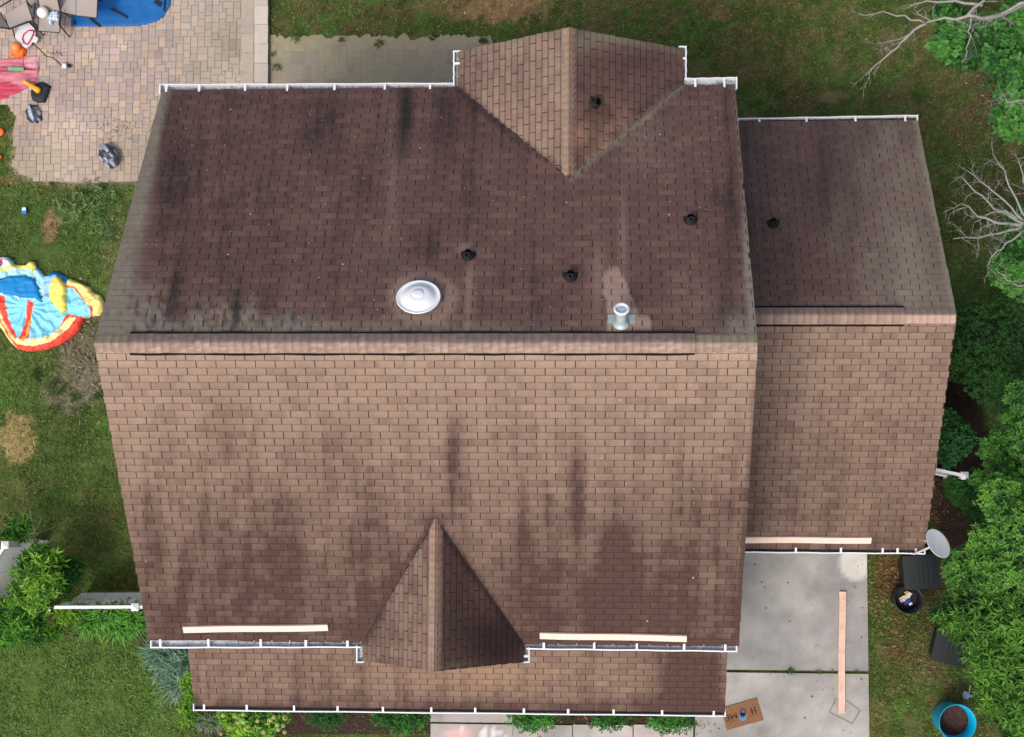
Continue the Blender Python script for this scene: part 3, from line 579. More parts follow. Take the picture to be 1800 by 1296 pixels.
def pcol2(u, v, x, y):
    c = srgb(134, 125, 116)*random.uniform(.88, 1.1); m = min(.93, float(sm(.3, .6, fbm(x*1.5, y*1.5+2)))*.8*float(sm(860, 640, u)*.7+.4)+.8*float(sm(96, 74, v))+.5*float(sm(560, 480, u))); return c*(1-m)+srgb(150, 142, 118)*m
pv = pavers('garden_path', [(474, 82), (560, 78), (700, 76), (835, 80), (865, 92), (900, 130), (900, 260), (474, 260)], .012, .152, pcol2, [(2, 1), (1, 1), (2, 2), (1, 2)], .005)
wp = [(x+random.gauss(0, .012), y+random.gauss(0, .02)) for x, y in clipw([(474+i*4.5, 64+4.5*(float(fbm(i*.4, 3.3, 3))-.5)*3+random.gauss(0, .8)) for i in range(87)]+[(872, 84), (878, 90), (905, 140), (900, 260), (474, 260)], .004)]; n = len(wp)
pv.add([(x, y, .009) for x, y in wp], [tuple(range(n))], srgb(146, 138, 114)); pv.obj('garden_path', M_PAVER, kind='structure')
# concrete slabs
def slab(mb, u0, v0, u1, v1, z, c=srgb(182, 180, 176), xr=None):
    a, b = at(u0, v0, z), at(u1, v1, z); b.x = xr or b.x; nxs, nys = max(2, int(abs(b.x-a.x)/.08)), max(2, int(abs(b.y-a.y)/.08))
    gx = np.linspace(a.x, b.x, nxs+1); gy = np.linspace(b.y, a.y, nys+1); X_, Y_ = np.meshgrid(gx, gy); P = np.stack([X_, Y_, np.full_like(X_, z)], -1).reshape(-1, 3)
    uv = pix(P); u, v = uv[:, 0], uv[:, 1]; n = fbm(P[:, 0]*1.7, P[:, 1]*1.7, 5); n2 = fbm(P[:, 0]*.7+4, P[:, 1]*.7+2, 4)
    cc = np.broadcast_to(c, P.shape)*(.29+.40*n[:, None]+.22*(fbm(P[:, 0]*5, P[:, 1]*5, 3)[:, None]-.2)+.22*n2[:, None])
    cc = mixc(cc, srgb(126, 126, 128), np.clip(.75*sm(.3, .75, fbm(P[:, 0]*1.6+8, P[:, 1]*1.6, 5)), 0, .62)*(v < 1180)*(u > 1288))
    cc = mixc(cc, srgb(196, 194, 188), .9*sm(34, 26, np.hypot(u-1505, v-990))); cc = mixc(cc, srgb(120, 116, 108), .7*ell(u, v, 1320, 985, 20, 16)*(n > .45)); cc = mixc(cc, srgb(92, 88, 80), .8*sm(3, 0, np.abs(v-1182))*(n2 > .48)*(u > 1288))
    cc = mixc(cc, srgb(226, 176, 176), np.clip(.85*sm(.35, .9, ell(u, v, 806, 1294, 34, 18))*(.5+n), 0, .7)*(v > 1272)*(u < 900)); cc = mixc(cc, srgb(236, 206, 212), .9*sm(6, 4, np.hypot(u-814, v-1283)))
    for q in (((843, 1282), (848, 1296)), ((854, 1279), (852, 1296)), ((862, 1284), (878, 1292)), ((868, 1278), (866, 1298)), ((880, 1286), (892, 1298))): cc = mixc(cc, srgb(228, 226, 230), .6*sm(3, 1, polydist(u, v, q)))
    cc = mixc(cc, srgb(214, 170, 170), .4*ell(u, v, 960, 1296, 30, 8)*(n > .4)+.4*ell(u, v, 1160, 1297, 60, 6)*(n > .4))
    W_ = nxs+1; n0 = len(mb.V); mb.V += [tuple(p) for p in P]; mb.C += [tuple(q) for q in cc]; mb.F += [(n0+j*W_+i, n0+j*W_+i+1, n0+(j+1)*W_+i+1, n0+(j+1)*W_+i) for j in range(nys) for i in range(nxs)]
    e = [(a.x, b.y), (b.x, b.y), (b.x, a.y), (a.x, a.y)]; mb.add([(x, y, z) for x, y in e]+[(x, y, -.1) for x, y in e], [(i, (i+1) % 4, 4+(i+1) % 4, 4+i) for i in range(4)][::-1], c*.35)
dr = MB(); XR = at(1526, 1130, .04).x; slab(dr, 1270, 850, 1527, 1179.8, .04, xr=XR); slab(dr, 1221.5, 1181.6, 1527, 1800, .04, srgb(190, 187, 182), xr=XR)
for a, b in (((1482, 1227), (1512, 1249)), ((1512, 1249), (1498, 1272)), ((1498, 1272), (1458, 1252)), ((1458, 1252), (1470, 1227))): dr.bar(at(*a, .041), at(*b, .041), .022, .004, srgb(118, 112, 104))
for k in range(46):
    q = at(random.uniform(1295, 1520), random.uniform(985, 1290), .0405); r_ = random.choice((.008, .012, .018, .03)); a0 = random.random()*6
    dr.add([(q.x+r_*math.cos(a0+j*.9)*random.uniform(.6, 1.2), q.y+r_*math.sin(a0+j*.9)*random.uniform(.6, 1.2), .0415) for j in range(7)], [tuple(range(7))], srgb(112, 108, 100)*random.uniform(.7, 1.1))
dr.obj('driveway', M_CONC, kind='structure')
fw = MB(); c = srgb(196, 190, 186)
slab(fw, 757, 1180, 900.5, 1271, .05, c); slab(fw, 757, 1272.2, 900.5, 1420, .05, c); xs_ = [902, 1006.5, 1113, 1220]
for i in range(3): slab(fw, xs_[i]+(.8 if i else 0), 1274, xs_[i+1]-.8, 1420, .045, c*random.uniform(.93, 1.03))
fw.obj('front_walk', M_CONC, kind='structure')
mb = MB(); wp = clipw([(255, 1100), (262, 1170), (300, 1232), (335, 1278), (385, 1300), (440, 1292), (756, 1290), (756, 1180), (400, 1150)], .012)
mb.add([(x, y, .01) for x, y in wp], [tuple(range(len(wp)))]); wp = clipw([(902, 1180), (902, 1273), (1220, 1273), (1220, 1180)], .012); mb.add([(x, y, .01) for x, y in wp], [(0, 1, 2, 3)])
tag(mb.obj('mulch_bed', mat('mulch', (.045, .03, .022), 1, ((18, .5), (60, .5)), (40, .03, .9))), kind='structure')

# ================================================================ THINGS
def flatv(mb, V, c): mb.add(V, [tuple(range(len(V)))], c)
# lumber
def board(name, p, q, z, label, m, n=None, w=.14):
    a, b = (at(*p, z), at(*q, z)) if n is None else (on_plane(*p, n[0], np.array(n[1])), on_plane(*q, n[0], np.array(n[1])))
    up = Vector((0, 0, 1)) if n is None else Vector(n[1]); t = thing(name, label, 'board', (a+b)/2, 'spare boards left lying about')
    mb = MB(); K = 8; d = (b-a).normalized(); x = d.cross(up).normalized(); V = []
    for i in range(K+1):
        c = a.lerp(b, i/K)+x*(.006*math.sin(i*.9+p[0])); 
        for s, h in ((-1, .012), (1, .012), (1, .05), (.92, .052), (-.92, .052), (-1, .05)): V.append(c+x*s*w/2+up*h)
    mb.add(V, [(i*6+j, i*6+(j+1) % 6, i*6+6+(j+1) % 6, i*6+6+j) for i in range(K) for j in range(6)]+[(0, 1, 2, 3, 4, 5), tuple(K*6+j for j in range(5, -1, -1))])
    mb.obj('plank', m, t); return t
PF, PW = ((0, 0, GZ), nf), ((X1, WY, WZ), nf)
board('lumber_board', (323, 1104.5), (577, 1101), 0, 'pale new board lying at the left end of the main front eave', M_WOOD, PF, .125)
board('lumber_board', (949, 1115), (1207, 1120), 0, 'pale new board lying on the front roof right of the small gable', M_WOOD, PF, .125)
board('lumber_board', (1309, 947), (1531, 948), 0, 'pale tan board lying above the gutter of the side wing', M_WOOD, PW, .13)
board('lumber_board', (1480.5, 1040), (1478.5, 1254), .045, 'long reddish board lying lengthwise on the concrete driveway', M_WOOD2, None, .135)
# door mat
c = at(1304, 1255.5, .05); t = thing('door_mat', 'brown coir door mat lettered HOME lying upside down on the driveway', 'door mat', c)
Mm = Matrix.Translation(c) @ Matrix.Rotation(R(196.4), 4, 'Z'); mb = MB(); mb.box((-.38, -.228, -.004), (.38, .228, .016), srgb(158, 108, 68), Mm); mb.obj('coir_mat', mat('coir', (.22, .11, .055), 1, ((30, .25), (120, .3)), (150, .01)), t)
ink = MB(); B = lambda x0, y0, x1, y1, w=.018: ink.bar(Mm @ Vector((x0, y0, .018)), Mm @ Vector((x1, y1, .018)), w, .003)
yb, yt = -.065, .045
for x in (-.285, -.21): B(x, yb, x, yt, .022); B(x-.018, yb, x+.018, yb, .008); B(x-.018, yt, x+.018, yt, .008)
B(-.285, -.01, -.21, -.01, .012)
for x in (.115, .225): B(x, yb, x, yt, .02)
B(.115, yt, .17, -.035, .018); B(.225, yt, .17, -.035, .018)
B(.275, yb, .275, yt, .022)
for y in (yb, -.01, yt): B(.275, y, .335, y, .013)
ink.obj('lettering', mat('mat_ink', (.02, .016, .014), .9), t); ink = MB()
for k in range(9):
    x = -.31+k*.018; B(x, .078, x+.008, .09, .005)
ink.obj('small_lettering', MATS['mat_ink'], t); ink = MB()
for k in range(7):
    x = .13+k*.024; B(x, .075, x+.004, .092, .008)
ink.obj('small_lettering', MATS['mat_ink'], t)
mb = MB(); ri = lambda cx, cy, r, w, col: mb.add([tuple(Mm @ Vector((cx+(r+w*(k % 2))*math.cos(math.pi*(k//2)/9), cy+(r+w*(k % 2))*math.sin(math.pi*(k//2)/9)*1.05, .0185))) for k in range(36)], [(2*i, 2*i+1, (2*i+3) % 36, (2*i+2) % 36) for i in range(18)], col)
ri(-.035, -.045, .03, .04, srgb(72, 52, 92)); ri(.0, .065, .022, .045, srgb(60, 130, 170)); ri(-.01, .01, .02, .03, srgb(76, 92, 130))
mb.obj('wreath_print', M_PLASTIC, t)
# satellite dish
zd = WE+.35; base = at(1606, 974, WE+.02); hub = at(1648, 956, zd); nd = Vector((.55, .44, .71)).normalized(); t = thing('satellite_dish', 'pale grey satellite dish on an arm at the gutter corner of the wing', 'satellite dish', base)
M = frame(hub, nd, Vector((.62, -.78, 0))); rad = [(.001, .0)]+[(r_, .22*r_*r_) for r_ in np.linspace(.03, .285, 9)]
mb = MB(); mb.lathe([(a*1.0, b) for a, b in rad]+[(.293, .018), (.287, .006)]+[(a, b-.008) for a, b in rad[::-1]], 40, M, cap=False)
mb.obj('dish', mat('dish_paint', (.74, .78, .82), .5, ((5, .06),)), t, smooth=True)
mb = MB(); hb = M @ Vector((0, 0, -.02)); mb.tube([base+Vector((0, 0, .02)), base.lerp(hb, .5)+Vector((0, 0, .02)), hb], .022, 8); mb.obj('mast', mat('dish_steel', (.5, .53, .55), .4, metal=.3), t)
mb = MB(); mb.tube([at(1624, 950, zd-.2), hb], .012, 6); mb.box((-.04, -.04, -.05), (.04, .04, -.005), M=M); mb.obj('bracket', MATS['dish_steel'], t)
# fences
def fence(label, a, b, z, n, leanv=(0, 0, 0), posts=(), th=.04, grp=None):
    a, b = at(*a, z), at(*b, z); t = thing('fence', label, 'fence', (a.x, a.y, 0)); d = (b-a); L = d.length; d.normalize(); ln = Vector(leanv); y = Vector((-d.y, d.x, 0))
    for k in range(n):
        mb = MB(); p = a+d*(k*L/n+.004); q = a+d*((k+1)*L/n-.004); zz = random.gauss(0, .008)
        V = [];
        for h, f in ((z+zz, 0), (.05, 1)):
            for w_, s in ((p, -1), (q, -1), (q, 1), (p, 1)): V.append(Vector((w_.x, w_.y, h))+y*s*.011+ln*f)
        mb.add(V, [(0, 1, 2, 3), (7, 6, 5, 4), (0, 4, 5, 1), (1, 5, 6, 2), (2, 6, 7, 3), (3, 7, 4, 0)]); mb.obj('picket', mat('white_vinyl', (.88, .9, .9), .4, ((6, .05),)), t)
    for h in (z-.02, .25):
        mb = MB(); f = 1-(h/z); mb.bar(a+Vector((0, 0, h-z))+ln*f, b+Vector((0, 0, h-z))+ln*f, .06, .09); mb.obj('rail', M_WHITE, t)
    for f, hh in posts:
        c = a+(b-a)*f; mb = MB(); mb.box((c.x-.06, c.y-.06, 0), (c.x+.06, c.y+.06, z+hh)); mb.add([(c.x-.075, c.y-.075, z+hh), (c.x+.075, c.y-.075, z+hh), (c.x+.075, c.y+.075, z+hh), (c.x-.075, c.y+.075, z+hh), (c.x, c.y, z+hh+.05)], [(0, 1, 4), (1, 2, 4), (2, 3, 4), (3, 0, 4), (3, 2, 1, 0)]); mb.obj('post', M_WHITE, t)
    return t
fence('white picket fence overgrown by shrubs left of the house', (96, 1068), (262, 1067), 1.85, 17, (0, .16, 0), posts=((.86, .06),))
fence('short white fence panel at the left edge among bushes', (-60, 1062), (10, 958), 1.8, 12, (.22, .04, 0), posts=((1, .05),))
fence('white fence end showing between the side wing and the trees', (1628, 822), (1702, 838), 1.5, 8, posts=((.9, .05),))
# black trash can with rubbish
def can(name, label, cat, u, v, zt, r0, r1, m, inner, ins_z, lip=.02, rib=0):
    c = at(u, v, zt); c.z = 0; t = thing(name, label, cat, c); mb = MB(); Mt = Matrix.Translation(c)
    prof = [(r0, 0)]+[(r0+(r1-r0)*k/6+(rib if k % 2 else 0), zt*k/6) for k in range(1, 7)]+[(r1+lip, zt), (r1+lip, zt+.02), (r1-.005, zt+.02), (r0*.96, ins_z-.02)]
    mb.lathe(prof, 36, Mt, cap=False); mb.lathe([(r0, .004), (.001, .003)], 36, Mt, cap=False); mb.obj('tub', m, t, smooth=True); return t, c
t, c = can('trash_can', 'round black trash can full of rubbish on the leaf litter', 'trash can', 1597, 1054, .72, .22, .27, mat('black_plastic', (.010, .012, .015), .35), None, .4)
mb = MB(); 
for (dx, dy, w, h, col, a) in ((-.06, .0, .16, .12, srgb(190, 185, 178), .5), (.05, .07, .12, .1, srgb(205, 205, 200), 1.1), (0, .1, .06, .1, srgb(210, 170, 90), .3), (.02, -.07, .16, .06, srgb(60, 80, 170), .6), (.08, -.1, .07, .06, srgb(220, 225, 235), .2)):
    Mx = Matrix.Translation(c+Vector((dx, dy, .52))) @ Matrix.Rotation(a, 4, 'Z') @ Matrix.Rotation(.4, 4, 'X'); K = 5; V = [Mx @ Vector((w*(i/K-.5), h*(j/K-.5), random.gauss(0, .012))) for j in range(K+1) for i in range(K+1)]
    mb.add(V, [(j*6+i, j*6+i+1, j*6+7+i, j*6+6+i) for j in range(K) for i in range(K)], col)
mb.lathe([(.22, .44), (.1, .47), (.001, .45)], 20, Matrix.Translation(c), srgb(40, 38, 40), cap=False); mb.obj('rubbish', M_CLOTH, t)
t, c = can('blue_tub', 'bright blue plastic tub half filled with soil at the lower right', 'tub', 1683, 1271, .86, .31, .355, mat('blue_plastic', (.0, .34, .56), .35, ((7, .04),)), None, .42, .010)
mb = MB(); V = [(0, 0, .27)]; K = 24
V = [(0, 0, .47)]
for r_ in (.1, .2, .318):
    for k in range(K): V.append((r_*math.cos(k*2*math.pi/K), r_*math.sin(k*2*math.pi/K), .46+.03*fbm(k*.7, r_*20)-.0*r_))
V = [tuple(c+Vector(v)) for v in V]; mb.add(V, [(0, 1+k, 1+(k+1) % K) for k in range(K)]+[(1+o*K+k, 1+(o+1)*K+k, 1+(o+1)*K+(k+1) % K, 1+o*K+(k+1) % K) for o in range(2) for k in range(K)]); mb.obj('soil', mat('tub_soil', (.055, .028, .02), 1, ((14, .5), (50, .4)), (50, .02)), t)
# wheeled bins seen from above
def bin_(u, v, rot, label, z=1.0):
    c = at(u, v, z); c.z = 0; t = thing('wheeled_bin', label, 'wheeled bin', c, 'dark bins under the trees', R(rot)); Mt = Matrix.Translation(c) @ Matrix.Rotation(R(rot), 4, 'Z')
    m = mat('bin_plastic', (.009, .014, .016), .45, ((8, .15),)); mb = MB(); a, b = [(-.24, -.22), (.24, -.22), (.24, .22), (-.24, .22)], [(-.31, -.29), (.31, -.29), (.31, .29), (-.31, .29)]
    V = [Mt @ Vector((x, y, .06)) for x, y in a]+[Mt @ Vector((x, y, z-.08)) for x, y in b]+[Mt @ Vector((x*1.06, y*1.06, z-.075)) for x, y in b]+[Mt @ Vector((x*1.06, y*1.06, z-.03)) for x, y in b]
    mb.add(V, [(3, 2, 1, 0)]+[(o+i, o+(i+1) % 4, o+4+(i+1) % 4, o+4+i) for o in (0, 4, 8) for i in range(4)]+[(12, 13, 14, 15)]); 
    def loc(o): o.rotation_euler = (0, 0, -R(rot)); return o
    fix = []; fix.append(mb.obj('body', m, t)); mb = MB(); V = []
    for i in range(11):
        for j in range(7):
            x, y = -.34+.68*i/10, -.33+.66*j/6; h = z-.02+.035*math.cos(x*3.2); V.append(Mt @ Vector((x, y, h)))
    n = len(V); V += [v-Vector((0, 0, .03)) for v in V]; mb.add(V, [(i*7+j, i*7+7+j, i*7+8+j, i*7+j+1) for i in range(10) for j in range(6)]+[(n+i*7+j, n+i*7+j+1, n+i*7+8+j, n+i*7+7+j) for i in range(10) for j in range(6)]+[(j, j+1, n+j+1, n+j) for j in range(6)]+[(70+j+1, 70+j, n+70+j, n+71+j) for j in range(6)]+[(i*7+7, i*7, n+i*7, n+i*7+7) for i in range(10)]+[(i*7+6, i*7+13, n+i*7+13, n+i*7+6) for i in range(10)])
    lid = mb.obj('lid', m, t); fix.append(lid)
    rb = MB()
    for i in range(4): x = -.10+i*.095; rb.bar(Mt @ Vector((x, -.26, z-.015+.035*math.cos(x*3.2))), Mt @ Vector((x, .26, z-.015+.035*math.cos(x*3.2))), .008, .012)
    r_ = rb.obj('lid_rib', mat('bin_rib', (.03, .042, .045), .5), lid)
    rb = MB(); rb.tube([Mt @ Vector((.37, -.2, z-.06)), Mt @ Vector((.37, .2, z-.06))], .014, 8); fix.append(rb.obj('handle', m, t))
    for s in (-1, 1): rb = MB(); rb.lathe([(.10, -.03), (.11, -.02), (.11, .02), (.10, .03)], 18, Mt @ Matrix.Translation((.27, s*.25, .11)) @ Matrix.Rotation(R(90), 4, 'X')); fix.append(rb.obj('wheel', M_BLACK, t))
    t.rotation_euler = (0, 0, 0); return t
bin_(1619, 1006, 4, 'dark wheeled bin half under the tree just below the satellite dish'); bin_(1672, 1139, -14, 'dark wheeled bin under the bush above the blue tub', .8)
# sprinkler stand
c = at(1700, 1222, .3); c.z = 0; t = thing('sprinkler', 'small pale blue sprinkler head on a thin stake beside the tub', 'sprinkler', c)
mb = MB(); mb.tube([c, c+Vector((0, 0, .3))], .012, 6); mb.obj('stake', M_DEAD, t)
mb = MB(); mb.lathe([(.02, -.03), (.075, -.02), (.08, .02), (.02, .03)], 18, frame(c+Vector((-.03, 0, .33)), (-.9, .1, .45)), srgb(150, 195, 215)); mb.lathe([(.03, -.1), (.03, .1)], 10, frame(c+Vector((.12, -.02, .3)), (1, -.1, 0)), srgb(130, 170, 190)); mb.obj('head', M_PLASTIC, t)
mb = MB(); mb.tube([at(1706, 1203, .4), at(1701, 1234, .34)], .011, 6, srgb(150, 140, 120)); mb.obj('arm', M_PLASTIC, t)
# ---------------------------------------------------------------- crumpled cloth things
def cloth(name, outline, paint, base, parent=None, z0=.0, h=.12, cell=.028, wr=.03, m=None, wfreq=6, edge=.08, sx=1, sy=1, hf=None):
    """crumpled sheet over a real footprint, standing h high in the middle, with sides down to the ground"""
    w = np.array([(p.x, p.y) for p in (at(a, b, z0+h*.5) for a, b in outline)]); x0, y0 = w.min(0); x1, y1 = w.max(0)
    nx_, ny_ = int((x1-x0)/cell)+2, int((y1-y0)/cell)+2; X_, Y_ = np.meshgrid(x0+np.arange(nx_+1)*cell, y0+np.arange(ny_+1)*cell)
    wl_ = [tuple(p) for p in w]; d = polydist(X_, Y_, wl_, True); ins = inpoly(X_, Y_, wl_)
    prof = np.sqrt(np.clip(1-(1-np.clip(d/edge, 0, 1))**2, 0, 1)); r1 = fbm(X_*wfreq*sx+3, Y_*wfreq*sy+1, 4); r2 = 1-np.abs(2*fbm(X_*wfreq*1.3*sx+9, Y_*wfreq*1.3*sy, 3)-1)
    Z_ = z0+prof*h*(.55+.45*r1)+wr*(r2-.5)*prof
    if hf is not None: q = pix(np.stack([X_, Y_, np.full_like(X_, z0+h*.5)], -1)); Z_ = Z_+hf(q[..., 0], q[..., 1])*prof
    P = np.stack([X_, Y_, Z_], -1); q = pix(np.stack([X_, Y_, np.full_like(X_, z0+h*.5)], -1)); u, v = q[..., 0], q[..., 1]
    C = np.broadcast_to(np.array(base, float), P.shape).copy()
    for poly, col in paint: C[inpoly(u, v, poly)] = col
    C = C*(.86+.2*r2[..., None]); idx = -np.ones(X_.shape, int); ok = ins | (d < cell*.8); mb = MB(); fcs = []
    for j in range(ny_):
        for i in range(nx_):
            if ins[j:j+2, i:i+2].sum() >= 3:
                f = []
                for a, b in ((j, i), (j, i+1), (j+1, i+1), (j+1, i)):
                    if idx[a, b] < 0: idx[a, b] = len(mb.V); zz = P[a, b].copy(); zz[2] = zz[2] if ins[a, b] else z0; mb.V.append(tuple(zz)); mb.C.append(tuple(C[a, b]))
                    f.append(idx[a, b])
                fcs.append(tuple(f))
    from collections import Counter
    ed = Counter()
    for f in fcs:
        for k in range(4): ed[(f[k], f[(k+1) % 4])] += 1
    low = {}
    for (a, b) in list(ed):
        if (b, a) not in ed:
            for q_ in (a, b):
                if q_ not in low: low[q_] = len(mb.V); v0 = mb.V[q_]; mb.V.append((v0[0], v0[1], max(z0-.01, 0))); mb.C.append(mb.C[q_])
            fcs.append((b, a, low[a], low[b]))
    mb.F = fcs; return mb.obj(name, m or M_CLOTH, parent, smooth=True)
CY, BL, YE, RD, LC = srgb(132, 208, 230), srgb(10, 124, 192), srgb(246, 230, 128), srgb(232, 76, 58), srgb(168, 222, 230)
OUT = pts(-45, 470, 0, 451, 12, 451, 22, 458, 24, 465, 45, 465, 52, 459, 62, 462, 63, 470, 71, 476, 78, 485, 92, 477, 105, 479, 120, 488, 140, 497, 158, 505, 162, 513, 175, 518, 182, 530, 181, 545, 175, 555, 160, 557, 148, 560, 140, 578, 125, 593, 105, 606, 80, 615, 50, 619, 30, 614, 18, 603, 8, 587, 0, 576, -45, 560)
t = thing('inflatable_slide', 'deflated cyan, red and yellow inflatable slide spread on the grass', 'inflatable', at(70, 535))
YB = pts(0, 558, 10, 575, 22, 596, 34, 606, 60, 609, 90, 602, 112, 588, 130, 570, 136, 559, 124, 558, 96, 586, 78, 594, 50, 598, 28, 596, 10, 570, 0, 545)
cloth('mattress', OUT, [(pts(-60, 530, 0, 519, 10, 521, 16, 560, 34, 598, 50, 601, 78, 596, 96, 588, 118, 556, 150, 556, 150, 700, -60, 700), RD), (YB, srgb(246, 226, 160)), (pts(0, 560, 12, 585, 30, 611, 20, 606, 4, 584, 0, 576, -45, 560), srgb(244, 222, 150)), (pts(10, 522, 50, 526, 62, 534, 60, 560, 54, 593, 78, 591, 92, 583, 113, 558, 120, 552, 100, 530, 60, 524), CY), (pts(10, 522, 48, 527, 47, 560, 37, 590, 32, 591, 22, 575, 14, 550), CY), (pts(50, 527, 61, 534, 56, 560, 53, 596, 36, 598, 46, 570), RD), (pts(61, 536, 55, 560, 46, 590, 38, 599, 44, 602, 54, 580), srgb(236, 160, 70)),
      (pts(-60, 474, 10, 466, 60, 469, 74, 482, 80, 520, 76, 530, 40, 527, 0, 518, -60, 520), LC), (pts(-60, 440, 12, 450, 24, 466, 0, 478, -60, 480), srgb(214, 220, 238)), (pts(-10, 456, 4, 456, 9, 464, -10, 466), srgb(214, 50, 90)), (pts(-20, 468, 8, 464, 0, 478, -20, 478), BL), (pts(2, 470, 30, 463, 62, 466, 60, 472, 20, 474, 2, 478), srgb(238, 226, 132)),
      (pts(78, 484, 92, 476, 105, 478, 124, 490, 118, 500, 100, 485, 80, 488), srgb(14, 106, 166)), (pts(78, 487, 100, 485, 116, 500, 120, 520, 88, 530, 78, 524), srgb(150, 190, 226)), (pts(118, 500, 122, 486, 165, 508, 190, 520, 185, 556, 150, 560), srgb(244, 222, 134)), (pts(118, 502, 133, 505, 148, 524, 155, 536, 165, 540, 164, 556, 158, 558, 120, 556, 112, 530), RD), (pts(118, 507, 130, 507, 150, 530, 160, 540, 161, 556, 150, 559, 118, 552, 108, 530), CY)], CY, t, h=.15, wr=.05, wfreq=4, cell=.018, hf=lambda u, v: .028*np.sin(np.arctan2(v-540, u-48)*17+fbm(u/9, v/9)*5)*sm(0, 30, np.hypot(u-48, v-540))+.05*sm(12, 0, np.abs(np.hypot((u-60)*.8, v-525)-74)))
cloth('blue_panel', pts(-45, 492, 0, 488, 18, 484, 45, 483, 60, 489, 68, 505, 72, 519, 76, 530, 70, 533, 60, 524, 36, 524, 18, 519, 0, 516, -45, 516), [], BL, t, z0=.1, h=.13, wr=.04)
cloth('yellow_flap', pts(85, 505, 92, 488, 100, 484, 108, 492, 116, 505, 117, 515, 113, 520, 119, 534, 116, 546, 106, 551, 98, 541, 86, 526), [], srgb(238, 224, 110), t, z0=.1, h=.18, wr=.06, wfreq=7)
cloth('yellow_flap', pts(48, 462, 54, 458, 60, 461, 63, 469, 57, 473, 56, 483, 53, 483, 52, 473), [], srgb(238, 222, 100), t, z0=.1, h=.12, wr=.03)
t = thing('tarp', 'crumpled pink and red tarp with a green strip at the left edge', 'tarp', at(30, 140))
cloth('sheet', pts(-60, 120, 0, 104, 18, 101, 45, 99, 66, 97, 70, 104, 72, 118, 70, 142, 60, 150, 46, 160, 30, 168, 12, 176, -60, 190), [(pts(-60, 140, 20, 146, 44, 158, 20, 178, -60, 190), srgb(176, 60, 84)), (pts(40, 100, 72, 96, 72, 118, 60, 122, 42, 114), srgb(206, 150, 160)), (pts(0, 120, 40, 118, 60, 124, 0, 128), srgb(160, 80, 96))], srgb(186, 112, 124), t, z0=.05, h=.14, wr=.09, wfreq=3, sx=.5, sy=3)
mb = MB(); mb.bar(at(15, 121, .24), at(42, 122, .24), .07, .02, srgb(90, 176, 120)); mb.bar(at(42, 122, .24), at(62, 123, .24), .012, .012, srgb(30, 30, 30)); mb.bar(at(41, 96, .24), at(41, 117, .22), .012, .012, srgb(80, 50, 50)); mb.obj('strap', M_PLASTIC, t)
# blue liner
t = thing('blue_liner', 'flat blue vinyl sheet with rounded corner lying on the patio pavers', 'vinyl sheet', at(210, 25, PTZ))
cloth('sheet', pts(124, -80, 124, 49, 160, 48.5, 215, 48, 250, 45, 275, 38, 290, 27, 300, 8, 303, -80), [(pts(124, 47, 230, 46, 232, 51, 124, 52), srgb(110, 160, 200))], srgb(12, 92, 158), t, z0=PTZ, h=.045, wr=.018, wfreq=2.5, edge=.05)
for a, b, w_ in (((195, 15), (224, 31), .04), ((158, 32), (176, 47), .045), ((129, 36), (131, 44), .04), ((272, 2), (283, 9), .09), ((290, -4), (288, 20), .025)):
    mb = MB(); mb.bar(at(*a, PTZ+.07), at(*b, PTZ+.07), w_, .02); mb.obj('dark_strip', M_BLACK, t)
# garbage bags
def bag(u, v, rx, ry, rot, hgt, label, seed):
    zb = PTZ if seed != 5 else .02; c = at(u, v, zb+hgt*.5); t = thing('garbage_bag', label, 'garbage bag', (c.x, c.y, zb), 'dark garbage bags on the patio'); V = []; K, J = 60, 30; ca, sa = math.cos(R(rot)), math.sin(R(rot))
    for j in range(J+1):
        ph = math.pi*j/J
        for k in range(K):
            th = 2*math.pi*k/K; r_ = math.sin(ph)**.7; f = 1+.22*(float(fbm(math.cos(th)*2.2+seed, math.sin(th)*2.2+ph*1.6))-.5)*2+.05*math.sin(th*7+ph*3+seed)
            x, y, z = rx*r_*math.cos(th)*f, ry*r_*math.sin(th)*f, hgt*.5*(1-math.cos(ph)*(1+.12*math.sin(th*5+seed)*math.sin(ph)))
            V.append((c.x+x*ca-y*sa, c.y+x*sa+y*ca, zb+max(z, 0)))
    mb = MB(); mb.add(V, [(j*K+k, j*K+(k+1) % K, j*K+K+(k+1) % K, j*K+K+k) for j in range(J) for k in range(K)]); Va = np.array(V); w_ = (Va[:, 0]-c.x)*ca+(Va[:, 1]-c.y)*sa; w2 = -(Va[:, 0]-c.x)*sa+(Va[:, 1]-c.y)*ca
    cc = mixc(np.broadcast_to(srgb(38, 42, 60), Va.shape), srgb(176, 184, 206), np.clip(sm(.5, .62, fbm(w_*5+seed, w2*16+2, 3))*.85, 0, 1)); mb.C = [tuple(q) for q in cc]; mb.obj('bag', mat('bag_sheet', None, .3, ((14, .2),), (12, .07, 1), spec=.7), t, smooth=True)  # pale streaks paint the sheen of the film into the bag colour
    mb = MB(); p = Vector((c.x+rx*.1, c.y+ry*.2, zb+hgt)); mb.tube([p-Vector((0, 0, .03)), p+Vector((0, 0, .03)), p+Vector((.05, .03, .05)), p+Vector((.09, .03, .03))], [.04, .018, .03, .012], 7); mb.obj('knot', M_BAG, t)
bag(191, 275, .27, .19, -55, .26, 'grey-black tied garbage bag alone near the house corner', 3); bag(60, 201, .22, .165, -60, .24, 'lumpy blue-black garbage bag below the black cushion', 5)
